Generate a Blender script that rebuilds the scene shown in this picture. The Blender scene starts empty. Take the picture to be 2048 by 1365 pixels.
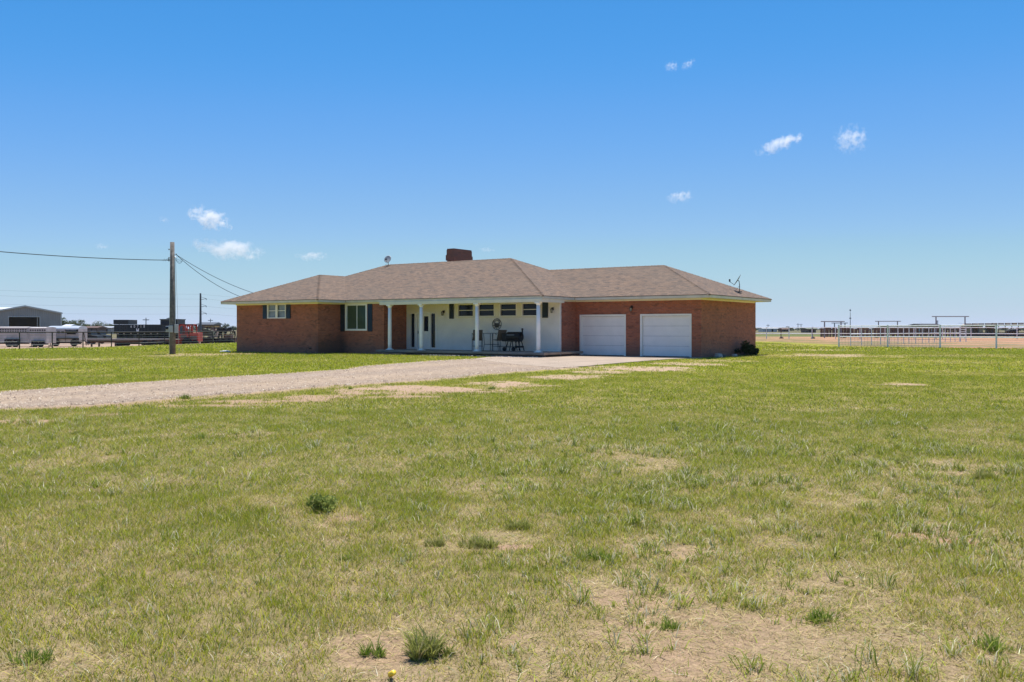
import bpy, math, random
import numpy as np
from mathutils import Vector, Matrix
R = math.radians
random.seed(7)
rng = np.random.default_rng(11)
scene = bpy.context.scene
COL = scene.collection

# ------------------------------------------------------------------ camera, sky, sun, exposure
FPX, HY, CAMH = 1828.0, 657.6, 1.51          # focal length in photo pixels, horizon row, eye height
cd = bpy.data.cameras.new('camera'); cam = bpy.data.objects.new('camera', cd); COL.objects.link(cam)
cam.location = (0, 0, CAMH); cam.rotation_euler = (R(90), 0, 0)
cd.sensor_width = 36; cd.lens = FPX / 2048 * 36; cd.shift_y = (HY - 682.5) / 2048
cd.clip_start = 0.1; cd.clip_end = 12000
scene.camera = cam
scene.view_settings.view_transform = 'Standard'; scene.view_settings.look = 'None'
scene.view_settings.exposure = 0.5; scene.view_settings.gamma = 1.0
SUN_EL, SUN_AZ = R(74), R(12)                 # high, a little to the right behind the house
world = bpy.data.worlds.new('World'); scene.world = world; world.use_nodes = True
wt = world.node_tree; wt.nodes.clear()
sky = wt.nodes.new('ShaderNodeTexSky'); sky.sky_type = 'NISHITA'; sky.sun_disc = False
sky.sun_elevation = SUN_EL; sky.sun_rotation = SUN_AZ; sky.altitude = 3000
sky.air_density = 1.0; sky.dust_density = 0.0; sky.ozone_density = 6.0
bg = wt.nodes.new('ShaderNodeBackground'); bg.inputs['Strength'].default_value = 0.12
wo = wt.nodes.new('ShaderNodeOutputWorld')
# the photograph's deep polarised blue: grade the sky's colour channel by channel
gm = wt.nodes.new('ShaderNodeVectorMath'); gm.operation = 'SCALE'; gm.inputs['Scale'].default_value = 0.12
gc = wt.nodes.new('ShaderNodeRGBCurve')
for ci, pts in enumerate((((.138, .052), (.184, .106), (.262, .185), (.42, .290), (.701, .368), (1, .44)), ((.262, .232), (.347, .292), (.474, .364), (.66, .448), (.879, .462), (1, .47)), ((.546, .565), (.672, .616), (.811, .610), (.87, .600), (.904, .565), (1, .55)))):
    c_ = gc.mapping.curves[ci]; c_.points[0].location = (0, 0); c_.points[-1].location = pts[-1]
    for p in pts[:-1]: c_.points.new(*p)
gc.mapping.update()
gd = wt.nodes.new('ShaderNodeVectorMath'); gd.operation = 'SCALE'; gd.inputs['Scale'].default_value = 1 / 0.12
wt.links.new(sky.outputs[0], gm.inputs[0]); wt.links.new(gm.outputs[0], gc.inputs['Color']); wt.links.new(gc.outputs[0], gd.inputs[0]); wt.links.new(gd.outputs[0], bg.inputs[0]); wt.links.new(bg.outputs[0], wo.inputs[0])
sl = bpy.data.lights.new('sun', 'SUN'); sl.energy = 5.0; sl.angle = R(0.6); sl.color = (1.0, 0.955, 0.89)
sun = bpy.data.objects.new('sun', sl); COL.objects.link(sun)
sd = Vector((math.sin(SUN_AZ) * math.cos(SUN_EL), math.cos(SUN_AZ) * math.cos(SUN_EL), math.sin(SUN_EL)))
sun.rotation_euler = (-sd).to_track_quat('-Z', 'Y').to_euler(); sun.location = sd * 200
scene.cycles.use_denoising = True; scene.cycles.use_adaptive_sampling = False
scene.cycles.max_bounces = 6; scene.cycles.diffuse_bounces = 4; scene.cycles.volume_bounces = 3
scene.cycles.transparent_max_bounces = 12

# ------------------------------------------------------------------ helpers
def tag(o, label=None, cat=None, group=None, kind=None):
    if label: o['label'] = label
    if cat: o['category'] = cat
    if group: o['group'] = group
    if kind: o['kind'] = kind
    return o
def empty(name, loc=(0, 0, 0), rz=0.0, label=None, cat=None, group=None):
    o = bpy.data.objects.new(name, None); COL.objects.link(o); o.empty_display_size = 0.2
    o.location = loc; o.rotation_euler = (0, 0, rz)
    return tag(o, label, cat, group)
def copy_tree(o, parent=None):
    c = o.copy(); COL.objects.link(c); c.parent = parent
    for ch in [x for x in bpy.data.objects if x.parent == o]: copy_tree(ch, c)
    return c
class MB:
    def __init__(s): s.v = []; s.f = []
    def add(s, vs, fs):
        n = len(s.v); s.v += [tuple(p) for p in vs]; s.f += [tuple(i + n for i in f) for f in fs]; return s
    def box(s, x0, y0, z0, x1, y1, z1, M=None):
        vs = [(x, y, z) for z in (z0, z1) for y in (y0, y1) for x in (x0, x1)]
        if M is not None: vs = [tuple(M @ Vector(p)) for p in vs]
        return s.add(vs, [(0, 2, 3, 1), (4, 5, 7, 6), (0, 1, 5, 4), (2, 6, 7, 3), (0, 4, 6, 2), (1, 3, 7, 5)])
    def tube(s, a, b, r0, r1=None, n=8, cap=True):
        a = Vector(a); b = Vector(b); r1 = r0 if r1 is None else r1
        d = (b - a).normalized(); u = d.orthogonal().normalized(); w = d.cross(u)
        vs = []
        for c, r in ((a, r0), (b, r1)):
            for i in range(n):
                t = 2 * math.pi * i / n; vs.append(c + (u * math.cos(t) + w * math.sin(t)) * r)
        fs = [(i, (i + 1) % n, n + (i + 1) % n, n + i) for i in range(n)]
        if cap: fs += [tuple(range(n - 1, -1, -1)), tuple(range(n, 2 * n))]
        return s.add(vs, fs)
    def path(s, pts, r, n=6):
        pts = [Vector(p) for p in pts]; vs = []; fs = []
        for k, p in enumerate(pts):
            d = (pts[min(k + 1, len(pts) - 1)] - pts[max(k - 1, 0)]).normalized()
            up = Vector((0, 0, 1)) if abs(d.z) < .95 else Vector((1, 0, 0))
            u = d.cross(up).normalized(); w = u.cross(d)
            rr = r[k] if isinstance(r, (list, tuple)) else r
            for i in range(n):
                t = 2 * math.pi * i / n; vs.append(p + (u * math.cos(t) + w * math.sin(t)) * rr)
        for k in range(len(pts) - 1):
            for i in range(n):
                j = (i + 1) % n; fs.append((k * n + i, k * n + j, (k + 1) * n + j, (k + 1) * n + i))
        fs += [tuple(range(n)), tuple(range((len(pts) - 1) * n, len(pts) * n))]
        return s.add(vs, fs)
    def lathe(s, prof, c=(0, 0, 0), n=20, M=None):
        vs = []; fs = []
        for r, z in prof:
            for i in range(n):
                t = 2 * math.pi * i / n; p = Vector((r * math.cos(t), r * math.sin(t), z))
                if M is not None: p = M @ p
                vs.append(p + Vector(c))
        for k in range(len(prof) - 1):
            for i in range(n):
                j = (i + 1) % n; fs.append((k * n + i, k * n + j, (k + 1) * n + j, (k + 1) * n + i))
        fs += [tuple(range(n - 1, -1, -1)), tuple(range((len(prof) - 1) * n, len(prof) * n))]
        return s.add(vs, fs)
    def prism(s, poly, y0, y1):               # polygon in (x,z), extruded along y
        n = len(poly); vs = [(x, y0, z) for x, z in poly] + [(x, y1, z) for x, z in poly]
        return s.add(vs, [tuple(range(n)), tuple(range(2 * n - 1, n - 1, -1))] + [(i, n + i, n + (i + 1) % n, (i + 1) % n) for i in range(n)])
    def quad(s, a, b, c, d): return s.add([a, b, c, d], [(0, 1, 2, 3)])
    def build(s, name, mat, parent=None, smooth=False, loc=None, rz=0.0, bevel=0.0):
        me = bpy.data.meshes.new(name); me.from_pydata(s.v, [], s.f); me.update()
        import bmesh
        bm = bmesh.new(); bm.from_mesh(me); bmesh.ops.recalc_face_normals(bm, faces=bm.faces); bm.to_mesh(me); bm.free()
        me.materials.append(mat)
        if smooth:
            for p in me.polygons: p.use_smooth = True
        o = bpy.data.objects.new(name, me); COL.objects.link(o); o.parent = parent
        if loc is not None: o.location = loc; o.rotation_euler = (0, 0, rz)
        if bevel:
            m = o.modifiers.new('bevel', 'BEVEL'); m.width = bevel; m.segments = 2; m.limit_method = 'ANGLE'
        return o
def grid_mesh(name, V, F, mat, smooth=False, col=None, parent=None):
    me = bpy.data.meshes.new(name)
    V = np.asarray(V, np.float32); F = np.asarray(F, np.int32)
    me.vertices.add(len(V)); me.vertices.foreach_set('co', V.ravel())
    k = F.shape[1]
    me.loops.add(F.size); me.loops.foreach_set('vertex_index', F.ravel())
    me.polygons.add(len(F)); me.polygons.foreach_set('loop_start', np.arange(0, F.size, k, dtype=np.int32))
    me.polygons.foreach_set('loop_total', np.full(len(F), k, np.int32))
    if smooth: me.polygons.foreach_set('use_smooth', np.ones(len(F), bool))
    if col is not None:
        a = me.color_attributes.new('tint', 'FLOAT_COLOR', 'POINT')
        c = np.ones((len(V), 4), np.float32); c[:, :3] = col; a.data.foreach_set('color', c.ravel())
    me.update(calc_edges=True); me.validate()
    me.materials.append(mat)
    o = bpy.data.objects.new(name, me); COL.objects.link(o); o.parent = parent
    return o
# numpy value noise
_P = rng.random((256, 256)).astype(np.float32)
def vn(x, y):
    xi = np.floor(x).astype(int); yi = np.floor(y).astype(int); fx = x - xi; fy = y - yi
    fx = fx * fx * (3 - 2 * fx); fy = fy * fy * (3 - 2 * fy)
    a = _P[xi & 255, yi & 255]; b = _P[(xi + 1) & 255, yi & 255]; c_ = _P[xi & 255, (yi + 1) & 255]; d = _P[(xi + 1) & 255, (yi + 1) & 255]
    return (a * (1 - fx) + b * fx) * (1 - fy) + (c_ * (1 - fx) + d * fx) * fy
def fbm(x, y, s, o=4, seed=0.):
    x = np.asarray(x, float) / s + seed * 17.3; y = np.asarray(y, float) / s + seed * 9.7; t = 0; a = 1; n = 0
    for k in range(o):
        t = t + a * vn(x, y); n += a; a *= .55; x = x * 2.03 + 5.1; y = y * 2.03 + 3.7
    return t / n
def sst(a, b, x):
    t = np.clip((x - a) / (b - a), 0, 1); return t * t * (3 - 2 * t)
def gnd(px, py, z=0.):
    Y = FPX * (CAMH - z) / (py - HY); return (px - 1024) / FPX * Y, Y
def wpt(px, py, Y): return Vector(((px - 1024) / FPX * Y, Y, CAMH + (HY - py) * Y / FPX))

# ------------------------------------------------------------------ materials
def mat(name, col, rough=.6, metal=0., spec=.5, noise=0., nscale=8., bump=0., bscale=40., dark=None):
    m = bpy.data.materials.new(name); m.use_nodes = True; nt = m.node_tree; p = nt.nodes['Principled BSDF']
    p.inputs['Roughness'].default_value = rough; p.inputs['Metallic'].default_value = metal
    p.inputs['Specular IOR Level'].default_value = spec
    p.inputs['Base Color'].default_value = (*col, 1)
    if noise or bump:
        tc = nt.nodes.new('ShaderNodeTexCoord')
    if noise:
        n = nt.nodes.new('ShaderNodeTexNoise'); n.inputs['Scale'].default_value = nscale; n.inputs['Detail'].default_value = 6
        nt.links.new(tc.outputs['Object'], n.inputs['Vector'])
        mx = nt.nodes.new('ShaderNodeMix'); mx.data_type = 'RGBA'
        dk = dark if dark else tuple(c * (1 - noise) for c in col)
        mx.inputs['A'].default_value = (*dk, 1); mx.inputs['B'].default_value = (*[min(1, c * (1 + noise * .4)) for c in col], 1)
        cr = nt.nodes.new('ShaderNodeMapRange'); cr.inputs['From Min'].default_value = .3; cr.inputs['From Max'].default_value = .7
        nt.links.new(n.outputs['Fac'], cr.inputs['Value']); nt.links.new(cr.outputs[0], mx.inputs['Factor'])
        nt.links.new(mx.outputs['Result'], p.inputs['Base Color'])
    if bump:
        n2 = nt.nodes.new('ShaderNodeTexNoise'); n2.inputs['Scale'].default_value = bscale; n2.inputs['Detail'].default_value = 5
        nt.links.new(tc.outputs['Object'], n2.inputs['Vector'])
        b = nt.nodes.new('ShaderNodeBump'); b.inputs['Strength'].default_value = bump; b.inputs['Distance'].default_value = .02
        nt.links.new(n2.outputs['Fac'], b.inputs['Height']); nt.links.new(b.outputs[0], p.inputs['Normal'])
    return m
class N:
    """tiny node-graph helper"""
    def __init__(s, m): s.nt = m.node_tree
    def n(s, t, **k):
        x = s.nt.nodes.new(t)
        for a, b in k.items():
            if a in x.inputs: x.inputs[a].default_value = b
            else: setattr(x, a, b)
        return x
    def l(s, a, b): s.nt.links.new(a, b)
    def math(s, op, a, b=None):
        x = s.nt.nodes.new('ShaderNodeMath'); x.operation = op
        for i, v in enumerate((a, b)):
            if v is None: continue
            if isinstance(v, (int, float)): x.inputs[i].default_value = v
            else: s.l(v, x.inputs[i])
        return x.outputs[0]
    def mix(s, f, a, b, blend='MIX'):
        x = s.nt.nodes.new('ShaderNodeMix'); x.data_type = 'RGBA'; x.blend_type = blend
        for k, v in (('Factor', f), ('A', a), ('B', b)):
            if isinstance(v, (int, float)): x.inputs[k].default_value = v
            elif isinstance(v, tuple): x.inputs[k].default_value = (*v, 1)
            else: s.l(v, x.inputs[k])
        return x.outputs['Result']
    def ramp(s, v, a, b):
        x = s.nt.nodes.new('ShaderNodeMapRange'); x.inputs['From Min'].default_value = a; x.inputs['From Max'].default_value = b
        s.l(v, x.inputs['Value']); return x.outputs[0]
    def noise(s, vec, sc, det=4, rough=.55):
        x = s.n('ShaderNodeTexNoise'); x.inputs['Scale'].default_value = sc; x.inputs['Detail'].default_value = det; x.inputs['Roughness'].default_value = rough
        s.l(vec, x.inputs['Vector']); return x.outputs['Fac']

def brick_mat(name='brick', dusty=True, c1=(.49, .130, .056), c2=(.26, .070, .042)):
    m = bpy.data.materials.new(name); m.use_nodes = True; g = N(m); p = m.node_tree.nodes['Principled BSDF']
    tc = g.n('ShaderNodeTexCoord'); sp = g.n('ShaderNodeSeparateXYZ'); g.l(tc.outputs['Object'], sp.inputs[0])
    h = g.math('ADD', sp.outputs[0], sp.outputs[1])
    cb = g.n('ShaderNodeCombineXYZ'); g.l(h, cb.inputs[0]); g.l(sp.outputs[2], cb.inputs[1])
    b = g.n('ShaderNodeTexBrick', offset=.5); g.l(cb.outputs[0], b.inputs['Vector'])
    b.inputs['Color1'].default_value = (*c1, 1); b.inputs['Color2'].default_value = (*c2, 1)
    b.inputs['Mortar'].default_value = (.29, .20, .155, 1); b.inputs['Scale'].default_value = 1.0
    b.inputs['Brick Width'].default_value = .21; b.inputs['Row Height'].default_value = .075
    b.inputs['Mortar Size'].default_value = .008; b.inputs['Mortar Smooth'].default_value = .2; b.inputs['Bias'].default_value = -.1
    # some bricks burnt nearly black, in loose horizontal groups
    wn = g.n('ShaderNodeTexWhiteNoise', noise_dimensions='2D')
    fl = g.n('ShaderNodeCombineXYZ')
    row = g.math('FLOOR', g.math('DIVIDE', sp.outputs[2], .075))
    colm = g.math('FLOOR', g.math('ADD', g.math('DIVIDE', h, .21), g.math('MULTIPLY', row, .5)))
    g.l(colm, fl.inputs[0]); g.l(row, fl.inputs[1]); g.l(fl.outputs[0], wn.inputs['Vector'])
    mp = g.n('ShaderNodeMapping'); mp.inputs['Scale'].default_value = (.8, 3.2, 1); g.l(cb.outputs[0], mp.inputs[0])
    nz = g.noise(mp.outputs[0], 1.3, 4, .6)
    dk = g.ramp(g.math('ADD', g.math('MULTIPLY', wn.outputs['Value'], .42), nz), .86, .95)
    c = g.mix(g.math('MULTIPLY', dk, .8), b.outputs['Color'], (.045, .03, .03))
    n2 = g.noise(cb.outputs[0], 1.1, 5)
    c = g.mix(g.math('MULTIPLY', g.ramp(n2, .35, .7), .45), c, (.17, .065, .042))
    wn2 = g.math('MULTIPLY', wn.outputs['Value'], .45)
    c = g.mix(wn2, c, (.34, .11, .055))
    if dusty:   # splash dust along the foot of the wall
        n3 = g.noise(cb.outputs[0], .8, 5, .6)
        d = g.math('MULTIPLY', g.ramp(g.math('ADD', sp.outputs[2], g.math('MULTIPLY', n3, 2.0)), 2.0, 1.1), .5)
        c = g.mix(d, c, (.20, .125, .095))
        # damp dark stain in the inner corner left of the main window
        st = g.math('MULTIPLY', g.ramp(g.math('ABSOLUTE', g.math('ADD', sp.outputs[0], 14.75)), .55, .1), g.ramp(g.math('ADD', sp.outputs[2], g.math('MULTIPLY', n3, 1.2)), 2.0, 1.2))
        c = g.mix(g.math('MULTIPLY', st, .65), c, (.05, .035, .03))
    g.l(c, p.inputs['Base Color']); p.inputs['Roughness'].default_value = .85
    bp = g.n('ShaderNodeBump', Strength=.5, Distance=.01); g.l(g.math('SUBTRACT', 1.0, b.outputs['Fac']), bp.inputs['Height']); g.l(bp.outputs[0], p.inputs['Normal'])
    return m
def shingle_mat():
    m = bpy.data.materials.new('shingle'); m.use_nodes = True; g = N(m); p = m.node_tree.nodes['Principled BSDF']
    tc = g.n('ShaderNodeTexCoord'); ge = g.n('ShaderNodeNewGeometry'); sp = g.n('ShaderNodeSeparateXYZ'); g.l(tc.outputs['Object'], sp.inputs[0])
    # slope distance = height / sin(pitch); along the eave = x or y by facing
    sl_ = g.math('MULTIPLY', sp.outputs[2], 2.66)
    al = g.math('ADD', sp.outputs[0], g.math('MULTIPLY', sp.outputs[1], .97))
    cb = g.n('ShaderNodeCombineXYZ'); g.l(al, cb.inputs[0]); g.l(sl_, cb.inputs[1])
    b = g.n('ShaderNodeTexBrick', offset=.37); g.l(cb.outputs[0], b.inputs['Vector'])
    b.inputs['Color1'].default_value = (.215, .15, .105, 1); b.inputs['Color2'].default_value = (.095, .075, .06, 1)
    b.inputs['Mortar'].default_value = (.10, .07, .06, 1); b.inputs['Brick Width'].default_value = .26; b.inputs['Row Height'].default_value = .14
    b.inputs['Mortar Size'].default_value = .012; b.inputs['Scale'].default_value = 1; b.inputs['Bias'].default_value = 0
    mp = g.n('ShaderNodeMapping'); mp.inputs['Scale'].default_value = (1, 3.0, 1); g.l(cb.outputs[0], mp.inputs[0])
    a = g.noise(mp.outputs[0], 1.6, 5, .65)
    c = g.mix(g.math('MULTIPLY', g.ramp(a, .42, .68), .7), b.outputs['Color'], (.25, .155, .095))
    a2 = g.noise(cb.outputs[0], .35, 3); c = g.mix(g.math('MULTIPLY', g.ramp(a2, .4, .7), .4), c, (.14, .11, .085))
    a3 = g.noise(mp.outputs[0], 5.0, 3); c = g.mix(g.math('MULTIPLY', g.ramp(a3, .5, .75), .6), c, (.06, .054, .052))
    g.l(c, p.inputs['Base Color']); p.inputs['Roughness'].default_value = .9; p.inputs['Specular IOR Level'].default_value = .25
    bp = g.n('ShaderNodeBump', Strength=.6, Distance=.02); g.l(g.math('ADD', g.math('SUBTRACT', 1.0, b.outputs['Fac']), a3), bp.inputs['Height']); g.l(bp.outputs[0], p.inputs['Normal'])
    return m
def attr_mat(name, rough=.9, fine=0., transl=0., scales=(60, 9)):
    m = bpy.data.materials.new(name); m.use_nodes = True; g = N(m); nt = m.node_tree; p = nt.nodes['Principled BSDF']
    at = g.n('ShaderNodeAttribute', attribute_name='tint'); c = at.outputs['Color']
    if fine:
        tc = g.n('ShaderNodeTexCoord')
        for s_, k in zip(scales, (fine, fine * .8)):
            f = g.ramp(g.noise(tc.outputs['Object'], s_, 6, .7), .3, .7)
            c = g.mix(1.0, c, g.mix(f, tuple([1 - k] * 3), tuple([1 + k] * 3)), 'MULTIPLY')
        n2 = g.noise(tc.outputs['Object'], scales[0], 8, .75)
        bp = g.n('ShaderNodeBump', Strength=.55, Distance=.03); g.l(n2, bp.inputs['Height']); g.l(bp.outputs[0], p.inputs['Normal'])
    g.l(c, p.inputs['Base Color']); p.inputs['Roughness'].default_value = rough; p.inputs['Specular IOR Level'].default_value = .15
    if transl:
        t = g.n('ShaderNodeBsdfTranslucent'); g.l(c, t.inputs['Color'])
        mx = g.n('ShaderNodeMixShader'); mx.inputs[0].default_value = transl
        g.l(p.outputs[0], mx.inputs[1]); g.l(t.outputs[0], mx.inputs[2])
        out = [n for n in nt.nodes if n.type == 'OUTPUT_MATERIAL'][0]; g.l(mx.outputs[0], out.inputs[0])
    return m
M = dict(
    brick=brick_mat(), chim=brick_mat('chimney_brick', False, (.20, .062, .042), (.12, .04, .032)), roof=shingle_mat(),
    fascia=mat('fascia_paint', (.66, .59, .47), .55, noise=.15, nscale=2), frieze=mat('frieze_paint', (.76, .69, .55), .55, noise=.08, nscale=2),
    soffit=mat('soffit', (.7, .66, .55), .7), siding=mat('siding_vinyl', (.82, .76, .69), .5, noise=.10, nscale=1.5),
    trim=mat('white_trim', (.84, .80, .74), .45, noise=.06, nscale=3), column=mat('column_paint', (.92, .87, .80), .45, noise=.07, nscale=3),
    garage=mat('garage_door_paint', (.82, .78, .75), .45, noise=.06, nscale=2), shutter=mat('shutter_navy', (.012, .024, .034), .45, noise=.3, nscale=5),
    glass=mat('dark_glass', (.010, .016, .030), .08, spec=.2), blind=mat('green_blind', (.085, .115, .055), .35, spec=.6, noise=.2, nscale=3),
    curtain=mat('window_curtain', (.20, .24, .30), .2, spec=.6, noise=.3, nscale=3), black=mat('black_paint', (.010, .010, .012), .5, spec=.3), iron=mat('dark_iron', (.03, .022, .018), .5),
    lamp=mat('lantern_metal', (.02, .018, .018), .45), lampglass=mat('lantern_glass', (.35, .33, .28), .15),
    concrete=mat('concrete', (.36, .275, .20), .9, noise=.22, nscale=.8, bump=.3), slab=mat('porch_concrete', (.30, .24, .19), .9, noise=.3, nscale=2, bump=.3),
    footing=mat('footing', (.13, .11, .10), .95, noise=.4, nscale=4), wood=mat('pole_wood', (.17, .15, .132), .9, noise=.45, nscale=6, bump=.6, bscale=15),
    galv=mat('galvanised', (.46, .47, .48), .45, metal=.3, noise=.25, nscale=6), wire=mat('wire', (.03, .04, .055), .5), whitepipe=mat('white_pipe', (.80, .80, .80), .5, noise=.2, nscale=5),
    greypipe=mat('grey_pipe', (.36, .36, .36), .55, noise=.3, nscale=6), blackpipe=mat('black_pipe', (.022, .018, .018), .55, noise=.3, nscale=5), rustpipe=mat('rusty_pipe', (.13, .075, .055), .8, noise=.4, nscale=5),
    barn=mat('barn_steel', (.31, .28, .26), .6, noise=.12, nscale=.5), barntrim=mat('barn_trim', (.55, .52, .48), .6), barnroof=mat('barn_roof', (.55, .56, .57), .4), dark=mat('dark_inside', (.01, .009, .009), .9),
    trailer=mat('trailer_white', (.50, .45, .42), .5, noise=.25, nscale=1.2), trailergrey=mat('trailer_aluminium', (.52, .55, .58), .4, metal=.3, noise=.2, nscale=2), rubber=mat('rubber', (.015, .015, .016), .85), rim=mat('wheel_rim', (.3, .3, .3), .5),
    navy=mat('machine_black', (.012, .022, .028), .5, noise=.3, nscale=1.5), red=mat('machine_red', (.50, .055, .03), .5, noise=.35, nscale=2), white=mat('lettering_white', (.75, .75, .73), .6),
    deck=mat('trailer_deck', (.42, .33, .25), .85, noise=.3, nscale=2), yellow=mat('machine_yellow', (.42, .30, .10), .6, noise=.3, nscale=3), green=mat('machine_green', (.13, .15, .09), .6, noise=.5, nscale=2),
    brownsteel=mat('rusty_steel', (.15, .085, .06), .85, noise=.5, nscale=2), sling=mat('brown_sling', (.12, .092, .066), .8, noise=.3, nscale=20), seatp=mat('seat_pad', (.25, .16, .12), .8),
    dish=mat('dish_grey', (.30, .31, .32), .5, noise=.15, nscale=8), dishdark=mat('dish_dark', (.07, .075, .08), .5), framegrey=mat('frame_grey', (.20, .21, .23), .6), meter=mat('meter_grey', (.40, .41, .42), .5, noise=.2, nscale=6), cattle=mat('black_hide', (.012, .010, .010), .6),
    bark=mat('bark', (.12, .09, .07), .9), gravelstone=mat('pale_stone', (.45, .40, .36), .9, noise=.3, nscale=8), plastic=mat('yellow_plastic', (.85, .60, .04), .4), tin=mat('pale_roof', (.62, .64, .66), .45), mud=mat('mud_wall', (.19, .13, .10), .9, noise=.3, nscale=1),
    leaf=attr_mat('leaf', .7, transl=.3), blade=attr_mat('grass_blade', .75, transl=.35), soil=attr_mat('ground_soil', .95, fine=.36, scales=(70, 14)), gravel=attr_mat('gravel', .95, fine=.42, scales=(22, 5)),
)

# ------------------------------------------------------------------ terrain layout functions (metres, numpy)
TH = .5997; HX, HYY = 1.61, 47.66
ct, st_ = math.cos(TH), math.sin(TH)
def h2w(u, v): return HX + u * ct + v * st_, HYY - u * st_ + v * ct
def w2h(x, y): x = x - HX; y = y - HYY; return x * ct - y * st_, x * st_ + y * ct
_up = [gnd(*p) for p in [(-900, 838), (-500, 808), (-200, 793), (0, 785), (171, 772.8), (342, 761), (513, 751), (700, 739), (732, 732.7), (864, 722), (952, 717.6), (1010, 715), (1100, 713)]]
_lo = [gnd(*p) for p in [(-900, 1040), (-500, 895), (-200, 843), (0, 820), (171, 813), (342, 800), (513, 785.5), (700, 771.5), (820, 763.5), (930, 755.6), (969, 750), (1083, 742.4), (1160, 736)]]
def resample(pts, n):
    p = np.array(pts, float); d = np.r_[0, np.cumsum(np.hypot(*np.diff(p, axis=0).T))]; t = np.linspace(0, d[-1], n)
    return np.c_[np.interp(t, d, p[:, 0]), np.interp(t, d, p[:, 1])]
NR = 420
UP, LO = resample(_up, NR), resample(_lo, NR)
for E_, sd_n in ((UP, 1.), (LO, 2.)):
    E_[:, 1] += (fbm(E_[:, 0], E_[:, 1], 2.2, 2, 90 + sd_n) - .5) * .9 + (fbm(E_[:, 0], E_[:, 1], .5, 3, 93 + sd_n) - .5) * 1.0
DRIVE = np.vstack([LO[::8], UP[::-8]])
APRON = np.array([h2w(u, v) for u, v in ((-.3, 3.98), (7.2, 3.98))] + [gnd(*p) for p in ((1392, 717.3), (1340, 719), (1303, 722), (1240, 727), (1171, 733.6), (1120, 736.5), (1040, 731), (985, 724.5), (950, 718.5), (975, 715.3), (1040, 713), (1080, 711.8))])
def inside(poly, x, y):
    x = np.asarray(x, float); y = np.asarray(y, float); r = np.zeros(x.shape, bool); n = len(poly); j = n - 1
    for i in range(n):
        xi, yi = poly[i]; xj, yj = poly[j]
        c = ((yi > y) != (yj > y)) & (x < (xj - xi) * (y - yi) / (yj - yi + 1e-12) + xi); r ^= c; j = i
    return r
HOUSE = np.array([h2w(u, v) for u, v in ((-22.4, -1.65), (-14.9, -1.65), (-14.9, .2), (.3, -.3), (.3, 3.9), (7.1, 3.9), (7.1, 12), (-22.4, 12.4))])
# left pasture fence line: posts read off the photo, on the ground
FP = [gnd(*p) for p in [(-160, 702), (-60, 700.3), (39, 698.5), (104.5, 697.2), (166, 696), (223, 694.6), (278, 692.8), (329, 690.7), (378, 689), (425, 687.7), (469, 686.3)]]
fx = np.array([p[0] for p in FP]); fy = np.array([p[1] for p in FP])
def fence_y(x):  # depth of the left fence at a bearing x/y
    return x
_b = fx / fy
def fence_depth(x, y): return np.interp(x / np.maximum(y, 1), _b, fy)
def height(x, y):
    x = np.asarray(x, float); y = np.asarray(y, float)
    dip = sst(2, 22, y - fence_depth(x, y)) * sst(-18, -26, x) * .5
    z = -dip
    b = (fbm(x, y, 1.3, 3, 3) - .5) * .05 + (fbm(x, y, 7, 3, 5) - .5) * .10
    u, v = w2h(x, y)
    near = np.minimum(1, sst(33, 24, y) + sst(66, 90, y))     # keep the pad round the house and drive level
    dr = np.minimum(sst(.6, 3.5, drive_dist(x, y)), 1)
    return z + b * np.maximum(near, .12) * dr
def seg_dist(pl, x, y):
    d = np.full(np.shape(x), 1e9)
    for (ax, ay), (bx, by) in zip(pl[:-1], pl[1:]):
        vx, vy = bx - ax, by - ay; t = np.clip(((x - ax) * vx + (y - ay) * vy) / (vx * vx + vy * vy + 1e-9), 0, 1)
        d = np.minimum(d, np.hypot(x - ax - t * vx, y - ay - t * vy))
    return d
_upc, _loc = resample(_up, 14), resample(_lo, 14)
def drive_dist(x, y):
    x = np.asarray(x, float); y = np.asarray(y, float)
    d = np.minimum(seg_dist(_upc, x, y), seg_dist(_loc, x, y))
    ins = inside(DRIVE, x, y) | inside(APRON, x, y)
    d = np.where(ins, -d, d)
    return np.minimum(d, np.where(inside(HOUSE, x, y), 0, 1e9))
DRY = [(1420,1290,330,90,1.0),(1250,1180,120,50,.7),(1600,1250,250,70,.7),(1900,1240,120,100,.5),(2000,1300,100,50,.5),(660,1035,110,30,.7),(560,1000,70,15,.55),(720,1060,150,22,.6),
 (960,1080,120,18,.6),(1010,985,70,14,.45),(780,1290,160,45,.75),(520,1320,130,45,.45),(1060,1290,90,40,.6),(950,1250,60,30,.4),(1260,905,120,14,.6),(1310,925,80,12,.65),
 (1420,948,60,14,.65),(1880,930,190,16,.8),(1750,935,80,14,.45),(1830,1060,130,22,.75),(1560,1080,80,16,.45),(1350,1090,120,24,.5),(1300,1030,100,20,.4),(1500,1150,150,30,.45),
 (110,1330,140,40,.35),(485,871,65,5,.7),(1650,713,160,4,.8),(1850,723,220,4,.7),(1590,692,110,3,.6),(1950,746,150,5,.5),(1700,735,120,3,.4),(150,719,120,2.5,.6),(330,735,120,3,.4),(120,742,90,3,.5),(620,722,60,2,.4),(1480,748,150,4,.35),(50,843,60,5,.8),(1150,1330,250,50,.7),(1750,1330,250,50,.6),(1700,1150,200,35,.4),(1500,1010,220,30,.35),(1700,1000,160,30,.35),(900,1020,110,16,.4)]
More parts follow.
